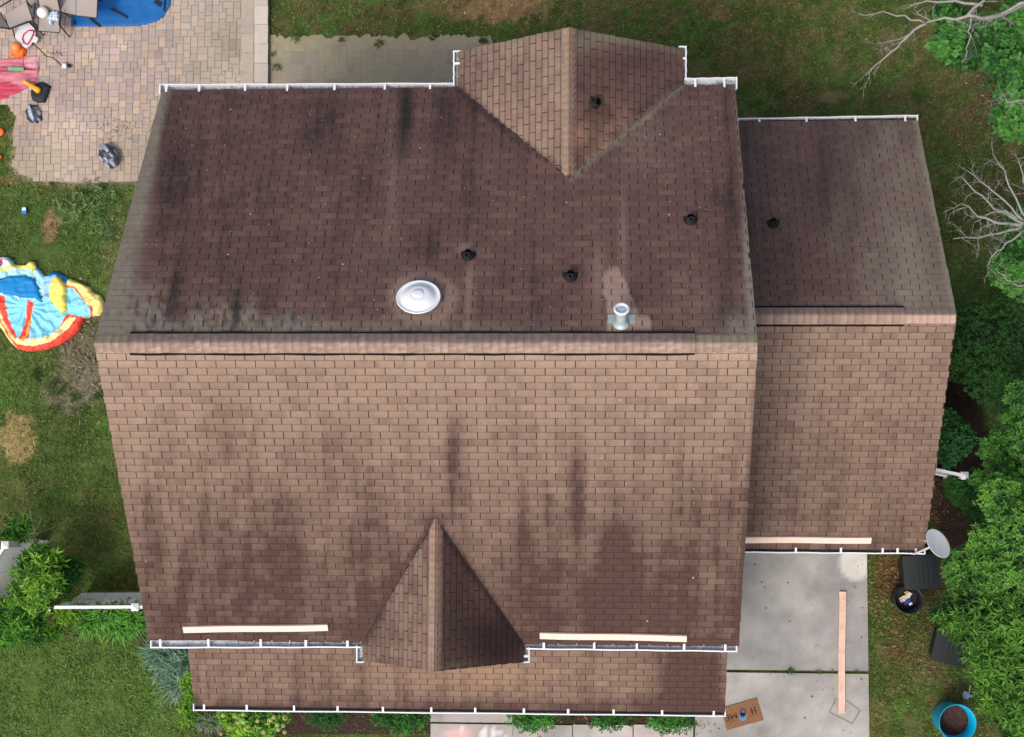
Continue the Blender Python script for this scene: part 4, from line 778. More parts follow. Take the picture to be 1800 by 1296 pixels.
# cushion, bat, toys
c = at(68, 161, PTZ+.08); t = thing('seat_cushion', 'black square cushion lying under the orange toy bat', 'cushion', (c.x, c.y, PTZ))
cloth('cushion', pts(64, 144, 73, 143, 89, 151, 86, 162, 78, 182, 68, 182, 55, 175, 52, 162, 56, 150), [], srgb(34, 40, 48), t, z0=PTZ, h=.12, wr=.012, wfreq=3)
t = thing('toy_bat', 'orange plastic toy bat lying across the black cushion', 'toy bat', at(56, 152, .3)); a, b = at(41, 142, .3), at(70, 161, .3)
mb = MB(); mb.tube([a.lerp(b, f) for f in (0, .06, .12, .3, .6, .85, .97, 1)], [.02, .045, .035, .032, .05, .065, .06, .03], 14, srgb(246, 164, 40)); mb.obj('bat', M_PLASTIC, t, smooth=True)
t = thing('toy_basketball_hoop', 'white toy basketball backboard with pink ring and orange base', 'toy hoop', at(45, 68, PTZ)); mb = MB()
op = pts(27, 66, 30, 52, 40, 42, 50, 40, 60, 47, 63, 58, 62, 64, 68, 68, 64, 77, 58, 74, 54, 80, 46, 86, 38, 80); V = [at(a, b, PTZ+.12) for a, b in op]; n = len(V)
mb.add([v+Vector((0, 0, .03)) for v in V]+[v-Vector((0, 0, .02)) for v in V], [tuple(range(n)), tuple(range(2*n-1, n-1, -1))]+[(i, n+i, n+(i+1) % n, (i+1) % n) for i in range(n)], srgb(206, 210, 212)); mb.obj('backboard', M_PLASTIC, t)
mb = MB(); rp = [at(a, b, PTZ+.17) for a, b in pts(59, 54, 50, 54, 42, 60, 39, 68, 42, 76, 48, 79, 54, 70, 59, 58, 59, 54)]; mb.tube(rp, .014, 8, srgb(206, 40, 96)); mb.obj('ring', M_PLASTIC, t, smooth=True)
cloth('base', pts(15, 92, 22, 88, 20, 78, 28, 72, 38, 76, 45, 84, 44, 96, 38, 101, 26, 99, 15, 97), [], srgb(244, 108, 34), t, z0=PTZ, h=.16, wr=.07, wfreq=9, m=M_PLASTIC)
c = at(28, 83, PTZ+.2); t = thing('toy_ball', 'orange ball resting on the orange base of the toy hoop', 'ball', c); mb = MB(); mb.lathe([(.10*math.sin(math.pi*k/12)+.0005, -.10*math.cos(math.pi*k/12)) for k in range(13)], 24, Matrix.Translation(c), srgb(250, 140, 66), cap=False); mb.obj('ball', M_PLASTIC, t, smooth=True)
c = at(118, 117, PTZ); t = thing('lantern', 'small white globe with a black cap on the patio', 'garden light', c); mb = MB(); c1 = c+Vector((-.03, 0, .06)); mb.lathe([(.06*math.sin(math.pi*k/10)+.0005, -.06*math.cos(math.pi*k/10)) for k in range(11)], 18, Matrix.Translation(c1), srgb(220, 226, 232), cap=False); mb.obj('globe', M_PLASTIC, t, smooth=True)
mb = MB(); mb.lathe([(.035, 0), (.04, .05), (.03, .08)], 14, frame(c1+Vector((.05, 0, 0)), (1, -.15, 0)), srgb(20, 20, 22)); mb.obj('cap', M_PLASTIC, t)
mb = MB(); mb.tube([at(a, b, PTZ+.01) for a, b in pts(52, 74, 66, 84, 76, 94, 80, 99, 92, 102, 99, 107, 108, 116, 112, 119)], .009, 6, srgb(70, 62, 56)); tag(mb.obj('cord', M_PLASTIC), 'thin dark cord winding over the pavers to the white globe', 'cord')
# patio chairs
SLING = mat('sling_fabric', None, .8, ((90, .06),)); FRM = mat('chair_frame', (.022, .023, .026), .45)
def chair(label, seat, back, zs, zb, legs, colr=srgb(158, 148, 142)):
    """seat, back: four photograph corners each; legs: list of (top, foot) photograph positions"""
    t = thing('patio_chair', label, 'chair', at(*seat[0], PTZ), 'patio chairs with sling seats'); 
    def sheet(name, q, zz, sag):
        c = [at(a, b, z) for (a, b), z in zip(q, zz)]; K = 8; V = []
        for j in range(K+1):
            for i in range(K+1): p = (c[0].lerp(c[1], i/K)).lerp(c[3].lerp(c[2], i/K), j/K); V.append(p-Vector((0, 0, sag*math.sin(math.pi*i/K)*math.sin(math.pi*j/K))))
        mb = MB(); n = len(V); V += [v-Vector((0, 0, .012)) for v in V]; mb.add(V, [(j*(K+1)+i, j*(K+1)+i+1, (j+1)*(K+1)+i+1, (j+1)*(K+1)+i) for j in range(K) for i in range(K)]+[(n+(j+1)*(K+1)+i, n+(j+1)*(K+1)+i+1, n+j*(K+1)+i+1, n+j*(K+1)+i) for j in range(K) for i in range(K)], colr)
        mb.obj(name, SLING, t)
        return c
    c = sheet('seat', seat, zs, .03); d = sheet('backrest', back, zb, .02)
    mb = MB(); o = Vector((0, 0, -.015))
    for q in (c, d): mb.tube([q[1]+o, q[2]+o], .016, 8); mb.tube([q[0]+o, q[3]+o], .016, 8); mb.tube([q[3]+o, q[2]+o], .014, 8)
    mb.obj('frame', FRM, t, smooth=True)
    for (a, za), (b, zb_) in legs: mb = MB(); mb.tube([at(*a, za), at(*b, zb_)], .017, 8); mb.obj('leg', FRM, t)
chair('light grey sling chair turned sideways at the far left', pts(8, 27, 46, 3, 57, 36, 16, 51), pts(-34, 14, 0, 22, 16, 50, -30, 46), [PTZ+.45]*4, [PTZ+.9, PTZ+.46, PTZ+.46, PTZ+.9], [(((46, 2), PTZ+.44), ((54, 12), PTZ)), (((14, 52), PTZ+.6), ((50, 38), PTZ+.55)), (((50, 38), PTZ+.55), ((64, 52), PTZ+.1)), (((22, 50), PTZ+.4), ((26, 66), PTZ)), (((0, 12), PTZ+.6), ((30, -6), PTZ+.6))])
chair('light grey sling chair holding the white soft toy', pts(68, 26, 106, 26, 104, 57, 68, 54), pts(64, -18, 98, -14, 106, 20, 70, 22), [PTZ+.46]*4, [PTZ+.95, PTZ+.95, PTZ+.47, PTZ+.47], [(((62, 6), PTZ+.62), ((58, 40), PTZ+.62)), (((58, 40), PTZ+.62), ((76, 62), PTZ+.02)), (((107, 18), PTZ+.62), ((104, 44), PTZ+.62)), (((104, 44), PTZ+.62), ((122, 65), PTZ+.02))])
chair('light grey sling chair overhanging the blue vinyl sheet', pts(98, -8, 134, -8, 134, 27, 96, 18), pts(134, -10, 172, -10, 170, 31, 134, 27), [PTZ+.5]*4, [PTZ+.52, PTZ+.75, PTZ+.75, PTZ+.52], [(((106, 20), PTZ+.45), ((128, 32), PTZ+.4)), (((160, -4), PTZ+.5), ((180, 2), PTZ))])
c = at(75, 22, PTZ+.62); t = thing('soft_toy', 'white round-headed soft toy with checked body sitting on a chair', 'soft toy', c); mb = MB(); mb.lathe([(.12*math.sin(math.pi*k/12)+.0005, -.12*math.cos(math.pi*k/12)) for k in range(13)], 24, Matrix.Translation(c), srgb(240, 234, 226), cap=False); mb.obj('head', M_CLOTH, t, smooth=True)
o = cloth('body', pts(82, 28, 84, 22, 92, 18, 102, 18, 105, 26, 104, 36, 96, 38, 92, 36, 90, 43, 86, 42, 82, 34), [(pts(86+i*5, 20+j*5, 88.5+i*5, 20+j*5, 88.5+i*5, 22.5+j*5, 86+i*5, 22.5+j*5), srgb(100, 128, 160)) for i in range(4) for j in range(4)], srgb(196, 210, 222), t, z0=PTZ+.47, h=.14, wr=.02, cell=.014)
# small things on the grass
c = at(45, 372, .0); t = thing('drink_can', 'small blue drink carton standing in the left lawn', 'drink carton', c); mb = MB(); mb.box((c.x-.05, c.y-.06, .02), (c.x+.05, c.y+.06, .10), srgb(50, 120, 196)); mb.obj('carton', M_PLASTIC, t); mb = MB(); mb.box((c.x-.035, c.y+.0, .101), (c.x+.045, c.y+.065, .118), srgb(190, 214, 226)); mb.obj('cap', M_PLASTIC, t)
for (u, v, r_, lab) in ((0, 232, .09, 'orange toy saucer at the left edge beside the patio'), (-2, 276, .06, 'small orange toy ball at the left edge below the saucer')):
    c = at(u, v, .05); t = thing('toy', lab, 'toy', c); mb = MB(); mb.lathe([(r_*math.sin(math.pi*k/8)+.0005, -r_*.6*math.cos(math.pi*k/8)) for k in range(9)], 16, Matrix.Translation(c), srgb(240, 110, 60), cap=False); mb.obj('shell', M_PLASTIC, t, smooth=True)
def lay(p, q, z, n, name_cols):
    for k in range(n):
        f = random.random(); c = at(p[0]+(q[0]-p[0])*f, p[1]+(q[1]-p[1])*f+random.uniform(-2, 2), z); s_ = random.uniform(.006, .02); M = frame(c, (random.gauss(0, .5), random.gauss(0, .5), 1)) @ Matrix.Rotation(random.random()*6, 4, 'Z')
        deb.add([M @ Vector(v) for v in ((-s_, 0, 0), (0, s_*.5, .003), (s_, 0, 0), (0, -s_*.5, .003))], [(0, 3, 2, 1)], np.array(random.choice(name_cols))*random.uniform(.6, 1.2))
deb = MB(); DC = [srgb(70, 52, 42), srgb(40, 34, 32), srgb(110, 92, 74), srgb(170, 164, 156)]
lay((270, 1131), (625, 1130.5), EF-.07, 70, DC); lay((940, 1132), (1285, 1137), EF-.07, 110, DC); lay((345, 1244), (1265, 1252), PZ-.07, 230, DC[:3]); lay((1312, 967), (1610, 969), WE-.07, 90, DC[:3]); lay((290, 154), (790, 153), ER-.07, 60, DC); lay((1300, 212), (1600, 206), WE-.07, 50, DC[:3])
tag(deb.obj('gutter_debris', M_LEAF, house), kind='stuff')
# leaf litter, weeds, stones
V, C = [], []; lit = MB()
def litter(n, cx, cy, sx, sy, cols, smin=.02, smax=.05, z=.02):
    for k in range(n):
        p = at(random.gauss(cx, sx), random.gauss(cy, sy), z); q = pix(np.array(p)); s = random.uniform(smin, smax); a = random.random()*6.3; M = frame(p+Vector((0, 0, random.random()*.02)), (random.gauss(0, .4), random.gauss(0, .4), 1)) @ Matrix.Rotation(a, 4, 'Z')
        lit.add([M @ Vector(v) for v in ((-s, 0, 0), (-s*.2, s*.45, .004), (s, 0, 0), (-s*.1, -s*.5, .004))], [(0, 3, 2, 1)], np.array(random.choice(cols))*random.uniform(.7, 1.15))
BR = [srgb(150, 104, 78), srgb(120, 84, 60), srgb(170, 136, 104), srgb(98, 74, 52)]
litter(260, 1560, 1020, 24, 60, BR); litter(200, 1640, 880, 22, 40, [srgb(120, 70, 50), srgb(90, 60, 46), srgb(70, 50, 40)]); litter(120, 1600, 1130, 40, 60, BR, .015, .03); litter(90, 1000, 1262, 120, 6, BR); litter(160, 560, 1262, 120, 8, [srgb(90, 72, 66), srgb(120, 104, 98), srgb(70, 54, 48)], .015, .035)
litter(260, 150, 630, 34, 46, [srgb(150, 144, 124), srgb(128, 122, 100), srgb(112, 104, 88)], .02, .06); litter(140, 205, 225, 22, 12, [srgb(110, 82, 66), srgb(92, 74, 64)], .01, .022, PTZ+.005); litter(60, 100, 94, 10, 3, [srgb(130, 90, 76)], .01, .02, PTZ+.005)
litter(120, 900, 20, 90, 18, [srgb(176, 140, 108), srgb(150, 116, 84)], .015, .035); litter(110, 1740, 150, 30, 60, BR); litter(60, 650, 85, 120, 12, [srgb(170, 168, 158), srgb(150, 148, 120)], .01, .025); litter(30, 1230, 1275, 14, 8, [srgb(90, 60, 44)], .01, .03, .06)
litter(14, 700, 30, 200, 14, [srgb(220, 220, 214)], .01, .035); litter(2, 477, 52, 2, 2, [srgb(110, 50, 130)], .02, .03); litter(16, 1400, 120, 90, 50, [srgb(170, 170, 130)], .015, .04)
tag(lit.obj('leaf_litter', M_LEAF), 'scattered dry leaves, twigs and pale chips over the yard', 'leaf litter', kind='stuff')

# ================================================================ PLANTS
def leafmesh(P, D, Nn, Ln, Wd, col, broad=False):
    """many small leaves: base points, directions, normals, lengths, widths -> vertices, faces, colours"""
    D = D/np.linalg.norm(D, axis=1, keepdims=True); Sd = np.cross(D, Nn); Sd /= np.linalg.norm(Sd, axis=1, keepdims=True)+1e-9; Up = np.cross(Sd, D); L_ = Ln[:, None]; W_ = Wd[:, None]
    if broad:
        prof = [(0, 0, 0), (.25, .5, .05), (.5, .38, .05), (.62, .5, .02), (1, 0, -.1), (.62, -.5, .02), (.5, -.38, .05), (.25, -.5, .05)]; f0 = [(0, 1, 2), (0, 2, 4), (2, 3, 4), (0, 4, 6), (4, 5, 6), (0, 6, 7)]
    else: prof = [(0, 0, 0), (.42, .5, .09), (1, 0, -.16), (.42, -.5, .09)]; f0 = [(0, 1, 2), (0, 2, 3)]
    V = np.stack([P+D*L_*a+Sd*W_*b+Up*L_*c for a, b, c in prof], 1).reshape(-1, 3); k = len(prof); n = len(P)
    Fc = (np.array(f0)[None]+(np.arange(n)*k)[:, None, None]).reshape(-1, 3).tolist(); return V, Fc, np.repeat(col, k, 0)
def uv3(n):
    v = rng.normal(size=(n, 3)); return v/np.linalg.norm(v, axis=1, keepdims=True)
def foliage(blobs, ncl, per, L, Wr, dark, light, broad=False, flat=.5, spread=1.0, tipl=.5):
    """leaf clumps spread over lumpy blobs: blobs (u, v, z, r, rz)"""
    w = np.array([b[3]**2 for b in blobs]); pick = rng.choice(len(blobs), ncl, p=w/w.sum()); C = np.array([at(b[0], b[1], b[2]) for b in blobs])[pick]; r = np.array([b[3] for b in blobs])[pick]; rz = np.array([b[4] if len(b) > 4 else b[3]*.7 for b in blobs])[pick]
    n = uv3(ncl); n[:, 2] = np.abs(n[:, 2])*np.where(rng.random(ncl) < .85, 1, -1); lump = .72+.5*fbm(n[:, 0]*2.4+C[:, 0]*3, n[:, 1]*2.4+n[:, 2]*2+C[:, 1]*3, 3); rad = (rng.random(ncl)**.3)*(lump*1.25-.18)
    ctr = C+n*np.stack([r, r, rz], 1)*rad[:, None]; up = n*.6+np.array([0, 0, .9])+rng.normal(size=(ncl, 3))*.25; up /= np.linalg.norm(up, axis=1, keepdims=True)
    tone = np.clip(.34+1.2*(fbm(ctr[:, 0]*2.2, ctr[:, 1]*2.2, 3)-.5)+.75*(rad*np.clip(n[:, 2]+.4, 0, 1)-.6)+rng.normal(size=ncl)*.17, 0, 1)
    m = ncl*per; c = np.repeat(ctr, per, 0); u_ = np.repeat(up, per, 0); a = np.tile(np.arange(per)*2*np.pi/per, ncl)+np.repeat(rng.random(ncl)*6.3, per)+rng.normal(size=m)*.3
    x = np.cross(u_, np.array([.3, .9, .1])); x /= np.linalg.norm(x, axis=1, keepdims=True); y = np.cross(u_, x); el = rng.random(m)*flat
    D = (x*np.cos(a)[:, None]+y*np.sin(a)[:, None])*np.cos(el)[:, None]+u_*np.sin(el)[:, None]; Ln = L*(.45+.8*rng.random(m)); t = np.clip(np.repeat(tone, per)+rng.normal(size=m)*.15, 0, 1)
    col = mixc(np.broadcast_to(dark, (m, 3)), light, t)*(.85+.3*rng.random((m, 1)))
    return leafmesh(c+D*(Ln*.12*spread)[:, None]+rng.normal(size=(m, 3))*L*.12, D, u_+rng.normal(size=(m, 3))*.25, Ln, Ln*Wr, col, broad)
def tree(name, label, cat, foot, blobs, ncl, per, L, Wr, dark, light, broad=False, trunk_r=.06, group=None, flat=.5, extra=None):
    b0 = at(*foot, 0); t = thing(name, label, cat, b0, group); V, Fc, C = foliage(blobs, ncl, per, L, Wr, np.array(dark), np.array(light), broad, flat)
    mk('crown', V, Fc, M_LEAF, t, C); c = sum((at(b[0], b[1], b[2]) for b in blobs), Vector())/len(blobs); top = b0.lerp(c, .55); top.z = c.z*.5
    mb = MB(); mb.tube([b0, b0.lerp(top, .4)+Vector((.03, .02, 0)), top], [trunk_r, trunk_r*.8, trunk_r*.6], 8); mb.obj('trunk', M_BARK, t, smooth=True)
    for b in blobs[:10]: q = at(b[0], b[1], b[2]); mb = MB(); mb.tube([top-Vector((0, 0, .1)), top.lerp(q, .5)+Vector((0, 0, .06)), q], [trunk_r*.5, trunk_r*.3, trunk_r*.12], 6); mb.obj('limb', M_BARK, t, smooth=True)
    return t
DG, MG, BG, YG = (.010, .050, .010), (.022, .10, .018), (.06, .23, .035), (.13, .30, .03)
TG = 'leafy trees along the right edge'
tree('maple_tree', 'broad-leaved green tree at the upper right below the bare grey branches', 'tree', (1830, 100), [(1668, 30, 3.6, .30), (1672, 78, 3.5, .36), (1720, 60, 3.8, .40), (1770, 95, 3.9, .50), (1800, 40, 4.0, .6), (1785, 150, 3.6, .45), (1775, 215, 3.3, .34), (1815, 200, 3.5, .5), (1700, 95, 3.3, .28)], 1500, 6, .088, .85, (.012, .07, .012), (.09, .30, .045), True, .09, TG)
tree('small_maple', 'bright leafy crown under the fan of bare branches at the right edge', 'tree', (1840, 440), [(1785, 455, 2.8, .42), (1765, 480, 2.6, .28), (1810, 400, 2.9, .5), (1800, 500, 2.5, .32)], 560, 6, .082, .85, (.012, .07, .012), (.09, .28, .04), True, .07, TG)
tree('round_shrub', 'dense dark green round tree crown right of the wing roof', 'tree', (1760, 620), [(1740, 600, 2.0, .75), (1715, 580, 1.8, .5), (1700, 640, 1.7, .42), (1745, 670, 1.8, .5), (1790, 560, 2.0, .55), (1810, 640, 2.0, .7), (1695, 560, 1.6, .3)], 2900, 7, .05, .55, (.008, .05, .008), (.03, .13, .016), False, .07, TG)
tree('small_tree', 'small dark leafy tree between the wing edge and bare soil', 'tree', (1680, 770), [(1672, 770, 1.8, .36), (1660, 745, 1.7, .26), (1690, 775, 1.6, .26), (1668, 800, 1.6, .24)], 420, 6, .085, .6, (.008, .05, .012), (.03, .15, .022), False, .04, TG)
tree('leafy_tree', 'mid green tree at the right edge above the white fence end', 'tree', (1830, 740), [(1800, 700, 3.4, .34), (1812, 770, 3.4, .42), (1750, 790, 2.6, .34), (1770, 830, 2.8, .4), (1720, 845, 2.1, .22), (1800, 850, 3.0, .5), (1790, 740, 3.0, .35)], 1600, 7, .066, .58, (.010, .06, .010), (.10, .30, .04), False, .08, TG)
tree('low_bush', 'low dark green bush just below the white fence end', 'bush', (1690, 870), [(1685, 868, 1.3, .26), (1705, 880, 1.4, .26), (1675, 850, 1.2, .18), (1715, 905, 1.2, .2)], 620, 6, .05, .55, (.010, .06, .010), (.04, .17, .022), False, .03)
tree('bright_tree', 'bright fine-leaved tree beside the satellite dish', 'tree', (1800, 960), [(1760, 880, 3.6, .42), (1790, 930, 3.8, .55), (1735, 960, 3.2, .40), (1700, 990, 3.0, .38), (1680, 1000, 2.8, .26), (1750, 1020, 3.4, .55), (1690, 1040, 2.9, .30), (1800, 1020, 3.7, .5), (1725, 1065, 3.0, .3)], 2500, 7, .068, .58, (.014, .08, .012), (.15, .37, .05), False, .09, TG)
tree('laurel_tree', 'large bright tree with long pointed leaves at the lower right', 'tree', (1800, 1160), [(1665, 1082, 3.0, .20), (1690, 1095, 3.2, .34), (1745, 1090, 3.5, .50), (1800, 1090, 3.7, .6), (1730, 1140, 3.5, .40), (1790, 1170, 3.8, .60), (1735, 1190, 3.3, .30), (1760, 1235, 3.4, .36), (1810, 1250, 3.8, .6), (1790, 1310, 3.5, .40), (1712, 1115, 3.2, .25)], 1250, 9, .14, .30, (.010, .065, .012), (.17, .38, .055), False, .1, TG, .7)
# bare trees
def deadtree(label, foot, mains, seed, tw=1.0):
    rs = random.Random(seed); b0 = at(*foot, 0); t = thing('bare_tree', label, 'bare tree', b0, 'bare grey trees at the right edge')
    hub = at(*mains[0][0][:2], mains[0][0][2]); mb = MB(); mb.tube([b0, b0.lerp(hub, .5)+Vector((.1, .05, 0)), hub], [.13, .09, .05], 9); mb.obj('trunk', M_DEAD, t, smooth=True)
    def twig(mb, p, d, L, r, dep):
        P = [p]; q = p.copy(); dd = d.copy(); k = 4
        for i in range(k): dd = (dd+Vector((rs.gauss(0, .18), rs.gauss(0, .18), rs.gauss(0, .1)))).normalized(); q = q+dd*L/k; P.append(q.copy())
        mb.tube(P, [r*(1-.75*i/k) for i in range(k+1)], 5)
        if dep > 0:
            for i in range(1, k+1):
                for _ in range(rs.choice((1, 1, 2))): e = (dd+Vector((rs.gauss(0, .75), rs.gauss(0, .75), rs.gauss(0, .3)))).normalized(); twig(mb, P[i], e, L*rs.uniform(.35, .6), r*.55, dep-1)
    for mn in mains:
        P = [at(*m) for m in mn[:-1]]; r0 = mn[-1]; mb = MB(); fine = []
        for i in range(len(P)-1):
            for k in range(3): fine.append(P[i].lerp(P[i+1], k/3)+Vector((rs.gauss(0, .015), rs.gauss(0, .015), rs.gauss(0, .02))))
        fine.append(P[-1]); n = len(fine); mb.tube(fine, [r0*(1-.8*i/n) for i in range(n)], 7)
        for i in range(2, n, 1):
            for _ in range(2 if rs.random() < .5*tw else 1):
                if rs.random() > .75*tw: continue
                d = (fine[i]-fine[i-1]).normalized(); e = (d+Vector((rs.gauss(0, .8), rs.gauss(0, .8), rs.gauss(0, .25)))).normalized(); twig(mb, fine[i], e, rs.uniform(.18, .42), r0*.22, 1)
        mb.obj('branch', M_DEAD, t, smooth=True)
deadtree('bare grey tree reaching over the lawn from the top right corner', (1850, -20), [((1830, -10, 4.6), (1770, 22, 5.0), (1735, 35, 5.2), (1705, 28, 5.3), (1660, 34, 5.2), (1628, 40, 5.1), .055), ((1628, 40, 5.1), (1600, 60, 5.0), (1575, 85, 4.9), (1545, 110, 4.8), (1520, 133, 4.7), .028), ((1628, 40, 5.1), (1590, 30, 5.2), (1550, 22, 5.1), (1512, 26, 5.0), .02), ((1725, 8, 5.3), (1680, 4, 5.3), (1630, 2, 5.2), (1600, 10, 5.2), .03),
      ((1712, 20, 5.2), (1704, 55, 5.0), (1702, 85, 4.8), (1690, 110, 4.7), .018), ((1800, 4, 5.2), (1775, 20, 5.1), (1750, 30, 5.0), (1730, 36, 4.9), .03), ((1604, 56, 5), (1585, 68, 5), (1560, 74, 5), (1540, 78, 5), .012), ((1700, 28, 5.3), (1735, -8, 5.3), (1742, -30, 5.2), .03)], 5, .55)
deadtree('bare grey tree fanning out over the right edge beside the wing', (1850, 420), [((1835, 405, 4.2), (1800, 395, 4.4), (1760, 392, 4.6), (1720, 380, 4.7), (1690, 358, 4.6), .04), ((1800, 395, 4.4), (1750, 365, 4.5), (1715, 335, 4.6), (1690, 310, 4.6), .026), ((1800, 392, 4.4), (1765, 350, 4.5), (1735, 330, 4.6), (1700, 300, 4.6), .022), ((1805, 385, 4.4), (1780, 340, 4.5), (1765, 300, 4.6), (1745, 270, 4.6), .022), ((1800, 398, 4.4), (1755, 410, 4.5), (1715, 415, 4.5), (1675, 420, 4.5), .024),
      ((1802, 402, 4.4), (1770, 430, 4.5), (1745, 450, 4.5), (1735, 468, 4.4), .022), ((1820, 372, 4.4), (1800, 320, 4.5), (1790, 280, 4.6), .022), ((1805, 395, 4.3), (1768, 372, 4.6), (1740, 372, 4.7), (1712, 392, 4.6), .018), ((1830, 500, 4.0), (1790, 500, 4.2), (1768, 492, 4.3), (1752, 474, 4.3), .018), ((1840, 180, 4.4), (1800, 176, 4.6), (1775, 178, 4.6), (1756, 172, 4.6), .02)], 9, .8)
# left shrubs with whorled leaves
LGp = 'leafy shrubs around the white fences'
tree('sumac_shrub', 'whorled bright shrub standing alone above the left fence panel', 'shrub', (35, 940), [(28, 930, 1.3, .12, .1), (30, 940, 1.2, .16, .12), (22, 922, 1.2, .12, .1), (40, 925, 1.25, .1, .1)], 26, 11, .16, .30, (.03, .16, .02), (.16, .40, .04), False, .02, LGp, .5)
tree('sumac_shrub', 'large bright green shrub growing between the two left fences', 'shrub', (70, 1010), [(70, 985, 1.6, .30), (50, 1000, 1.7, .26), (75, 1025, 1.6, .34), (95, 1005, 1.3, .2), (40, 1045, 1.3, .3), (70, 1055, 1.2, .25), (90, 975, 1.5, .14), (20, 1052, 1.1, .2), (-20, 950, 1.5, .3)], 190, 10, .16, .30, (.02, .12, .016), (.26, .50, .05), False, .03, LGp, .6)
tree('sumac_shrub', 'dark green shrub in front of the lawn above the picket fence', 'shrub', (120, 1010), [(112, 1000, 1.0, .2), (128, 1003, 1.0, .22), (115, 1025, .9, .2)], 90, 10, .12, .28, (.008, .05, .012), (.03, .14, .03), False, .02, LGp, .6)
tree('sumac_shrub', 'green shrub in the bottom row left of the lawn strip', 'shrub', (20, 1110), [(35, 1090, 1.1, .26), (15, 1115, 1.0, .28), (45, 1115, 1.0, .22), (-20, 1100, 1.0, .4), (68, 1090, .8, .18), (62, 1118, .9, .16)], 150, 10, .15, .28, (.016, .10, .018), (.16, .42, .05), False, .02, LGp, .6)
tree('sumac_shrub', 'yellow-green whorled shrub at the left end of the picket fence', 'shrub', (120, 1085), [(120, 1078, 1.2, .18), (105, 1085, 1.1, .12), (132, 1078, 1.1, .12)], 50, 11, .13, .28, (.08, .26, .02), (.34, .52, .04), False, .02, LGp, .6)
tree('sumac_shrub', 'small yellow-green whorled shrub below the picket fence end', 'shrub', (92, 1112), [(92, 1112, .8, .12), (84, 1118, .8, .1), (100, 1118, .7, .1)], 24, 11, .13, .26, (.05, .20, .02), (.26, .46, .05), False, .02, LGp, .6)
for (a, b, lab) in ((82, 1073, 'white blossom left of the yellow-green shrub, the farther from the fence'), (98, 1066, 'white blossom at the very end of the picket fence')):
    p = at(a, b, .95); fl = MB(); t = thing('white_flower', lab, 'flower', p)
    for k in range(6): an = k*1.05; M = frame(p, (math.cos(an)*.5, math.sin(an)*.5, 1)); fl.add([M @ Vector(v) for v in ((0, 0, 0), (.04, .03, .01), (.09, 0, .0), (.04, -.03, .01))], [(0, 1, 2, 3)], srgb(236, 236, 236))
    fl.obj('petals', M_LEAF, t)
V, Fc, C = foliage([(135+i*9, 1063+random.uniform(-4, 3), 1.75, .10, .08) for i in range(13)], 130, 5, .05, .5, np.array((.08, .14, .06)), np.array((.38, .42, .26)), False, .8)
t = thing('climbing_plant', 'pale creeper scrambling along the top of the picket fence', 'climbing plant', at(190, 1063)); mk('leaves', V, Fc, M_LEAF, t, C)
# strap-leaved clumps
def clump(name, label, cat, centers, n, L, W_, dark, light, lean=(0, -.3), group=None, arch=.9):
    """centers (u, v, r); arching strap leaves springing from each centre"""
    c0 = at(*centers[0][:2], 0); t = thing(name, label, cat, c0, group); V, Fc, C = [], [], []
    for (u, v, r) in centers:
        c = at(u, v, .03)
        for k in range(n):
            a = random.random()*6.283; d = Vector((math.cos(a)+lean[0], math.sin(a)+lean[1], 0)); d = d.normalized() if d.length > .01 else Vector((1, 0, 0)); l = L*random.uniform(.6, 1.1); w = W_*random.uniform(.7, 1.2); h = l*random.uniform(.45, .8)*arch; rr = l*random.uniform(.5, .95)
            p = c+Vector((random.gauss(0, r*.4), random.gauss(0, r*.4), 0)); s = Vector((-d.y, d.x, 0)); t_ = random.random(); col = np.array(dark)*(1-t_)+np.array(light)*t_; b = len(V); K = 5; tws = random.gauss(0, .15)
            for i in range(K+1):
                f = i/K; q = p+(d+s*tws*f)*(rr*f**1.15)+Vector((0, 0, h*math.sin(min(f*1.05, 1)*2.5)/1.0)); ww = w*(1-f**2.2)+.0015; V += [tuple(q-s*ww/2), tuple(q+s*ww/2)]; C += [tuple(col*(.8+.5*f))]*2
            Fc += [(b+2*i, b+2*i+2, b+2*i+3, b+2*i+1) for i in range(K)]
    mk('leaves', V, Fc, M_LEAF, t, np.array(C)); return t
clump('daylily', 'arching bright green daylily clump below the picket fence', 'plant', [(205, 1085, .25), (175, 1085, .22), (235, 1080, .2), (160, 1090, .15), (215, 1095, .2), (190, 1075, .2), (248, 1092, .12)], 75, .55, .026, (.025, .13, .015), (.15, .40, .05), (0, -.75))
OG = 'blue-green grasses by the porch corner'
clump('blue_grass', 'large blue-green ornamental grass at the house corner left of the porch', 'ornamental grass', [(300, 1150, .22), (320, 1175, .2), (285, 1145, .18), (335, 1160, .15), (320, 1200, .15), (300, 1170, .15), (335, 1195, .1)], 130, .62, .014, (.05, .14, .08), (.26, .42, .30), (-.65, -.35), OG)
clump('blue_grass', 'small pale grass tuft below the left end of the porch gutter', 'ornamental grass', [(372, 1262, .12), (362, 1266, .1), (380, 1268, .1)], 80, .36, .014, (.06, .13, .05), (.28, .36, .20), (0, -.5), OG)
clump('pale_grass', 'faded pinkish grass at the foot of the blue-green grass', 'ornamental grass', [(316, 1222, .1)], 60, .26, .014, (.16, .14, .10), (.36, .32, .24), (-.3, -.3))
tree('lime_plant', 'lime green leafy plant squeezed beside the porch roof edge', 'plant', (332, 1225), [(330, 1205, .5, .14), (334, 1190, .5, .12), (326, 1240, .35, .16), (334, 1222, .5, .12), (336, 1262, .3, .14), (318, 1265, .2, .1)], 110, 6, .085, .5, (.05, .2, .012), (.24, .45, .03), False, .01)
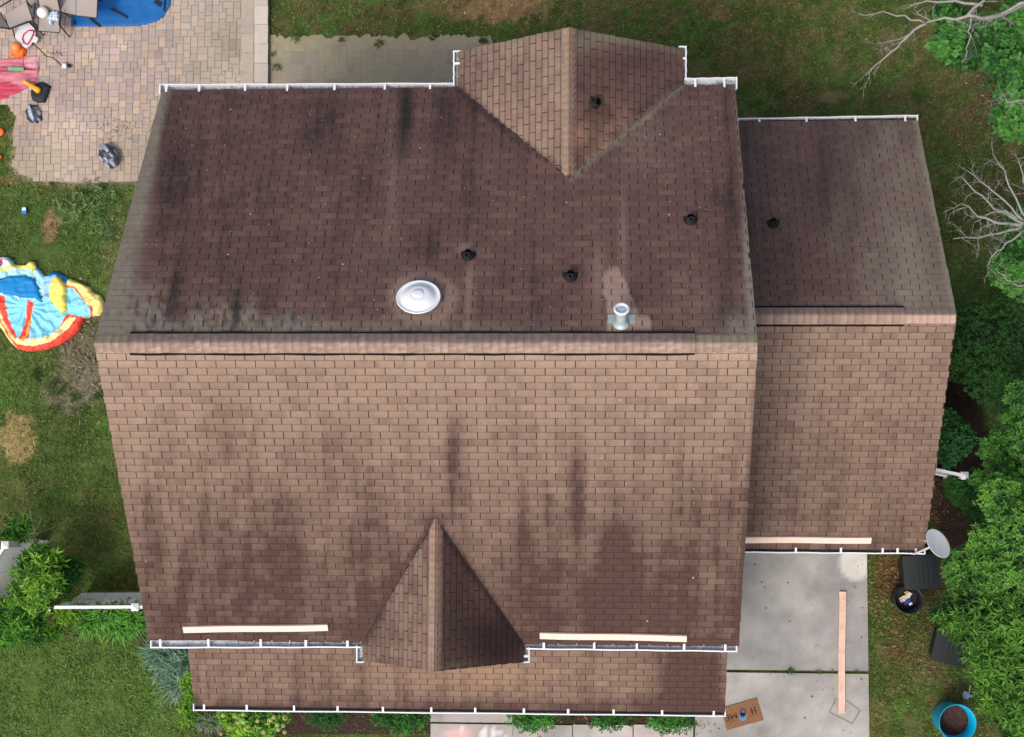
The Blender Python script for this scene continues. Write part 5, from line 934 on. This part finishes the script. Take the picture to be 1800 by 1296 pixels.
def shrub(label, u, v, w, col2, L=.05, n=260, z=.5):
    bl = [(u+dx*w, v+dy, z, .17+w/900, .2) for dx, dy in ((-.38, 0), (0, 4), (.36, 0), (-.15, 8), (.2, 8), (0, -6))]
    return tree('shrub', label, 'shrub', (u, v), bl, n, 6, L, .55, (.012, .08, .012), col2, False, .02, 'low green shrubs under the porch gutter')
shrub('small dark green shrub under the gutter right of the flowering hydrangea', 575, 1256, 55, (.035, .17, .02), .05, 240, .35)
shrub('round green shrub under the gutter just left of the front walk', 705, 1258, 80, (.09, .38, .04), .06, 460, .6)
shrub('green shrub under the gutter just right of the front walk', 938, 1258, 68, (.08, .36, .04), .06, 360, .6)
shrub('green shrub in the middle of the bed above the front walk', 1071, 1258, 46, (.08, .36, .04), .055, 240, .5)
shrub('green shrub at the right end of the bed beside the driveway', 1180, 1262, 66, (.09, .38, .04), .055, 360, .55)
t = tree('hydrangea', 'lime green hydrangea with pale yellow flower heads below the porch gutter', 'flowering shrub', (445, 1262), [(400, 1262, .7, .22), (440, 1266, .8, .3), (480, 1258, .7, .28), (420, 1280, .6, .24), (465, 1276, .6, .26), (500, 1258, .6, .16), (445, 1240, .6, .2), (450, 1296, .4, .24)], 560, 6, .085, .62, (.02, .14, .012), (.26, .50, .035), False, .02)
for k in range(22):
    u, v = 388+random.random()*118, 1254+random.random()*38; p = at(u, v, .95); r = random.uniform(.035, .06); mb = MB(); V = []
    for j in range(46):
        d = Vector(rng.normal(size=3)).normalized(); d.z = abs(d.z); M = frame(p+d*r, d); a = .017; b = len(mb.V); mb.add([M @ Vector(q) for q in ((-a, -a, 0), (a, -a, 0), (a, a, 0), (-a, a, 0))], [(0, 1, 2, 3)], np.array((.48, .56, .20))*random.uniform(.7, 1.15))
    mb.obj('flower_head', M_LEAF, t)
# sprawling weeds and tufts
V, Fc, C = foliage([(u, v, .12, r, .08) for u, v, r in ((150, 365, .45), (180, 345, .35), (120, 385, .25), (175, 395, .35), (195, 365, .25), (105, 355, .15), (160, 335, .3), (200, 335, .2), (185, 415, .2))], 190, 4, .07, .55, np.array((.05, .14, .03)), np.array((.22, .34, .14)), False, .8)
t = thing('weed_patch', 'sprawling pale green weed with long runners between patio and inflatable', 'weed', at(150, 365)); mk('leaves', V, Fc, M_LEAF, t, C)
mb = MB()
for a in (((112, 350), (125, 358), (140, 372), (150, 368)), ((170, 370), (182, 385), (190, 402), (197, 415)), ((150, 372), (165, 350), (185, 335)), ((140, 372), (120, 390), (112, 392)), ((160, 365), (175, 360), (200, 355))): mb.tube([at(*q, .12) for q in a], .008, 5, (.16, .22, .08))
mb.obj('runner', M_PLASTIC, t)
tuf = [(u, v, .05, r, .05) for u, v, r in ((122, 200, .06), (222, 283, .07), (1390, 1179, .08), (1440, 1181, .06), (1462, 1181, .05), (1505, 1181, .05), (395, 108, .05), (410, 114, .05), (487, 120, .1), (480, 95, .06), (600, 70, .08), (665, 78, .1), (520, 66, .12), (850, 70, .1), (760, 66, .08), (245, 322, .1), (180, 322, .12), (95, 322, .1), (40, 290, .06), (88, 305, .06), (445, 60, .04), (440, 30, .04), (1005, 1262, .1), (1110, 1266, .12), (1040, 1275, .08), (1140, 1275, .08), (100, 680, .2), (95, 720, .12), (170, 700, .1), (65, 660, .15), (130, 700, .1))]
V, Fc, C = foliage(tuf, 800, 6, .035, .35, np.array((.03, .08, .015)), np.array((.10, .20, .04)), False, .9)
tag(mk('tuft_grass', V, Fc, M_LEAF, None, C), 'small weed tufts in the paving joints and along the paved edges', 'weeds', kind='stuff')
t = thing('twig', 'thin bare twigs lying on the lawn right of the whorled shrub', 'twig', at(75, 930)); mb = MB()
for a in (((50, 938), (65, 938), (80, 934), (98, 924)), ((58, 936), (68, 925), (74, 908)), ((62, 937), (55, 910), (52, 896))): mb.tube([at(*q, .06) for q in a], .008, 5, (.22, .2, .13))
mb.obj('stem', M_PLASTIC, t)
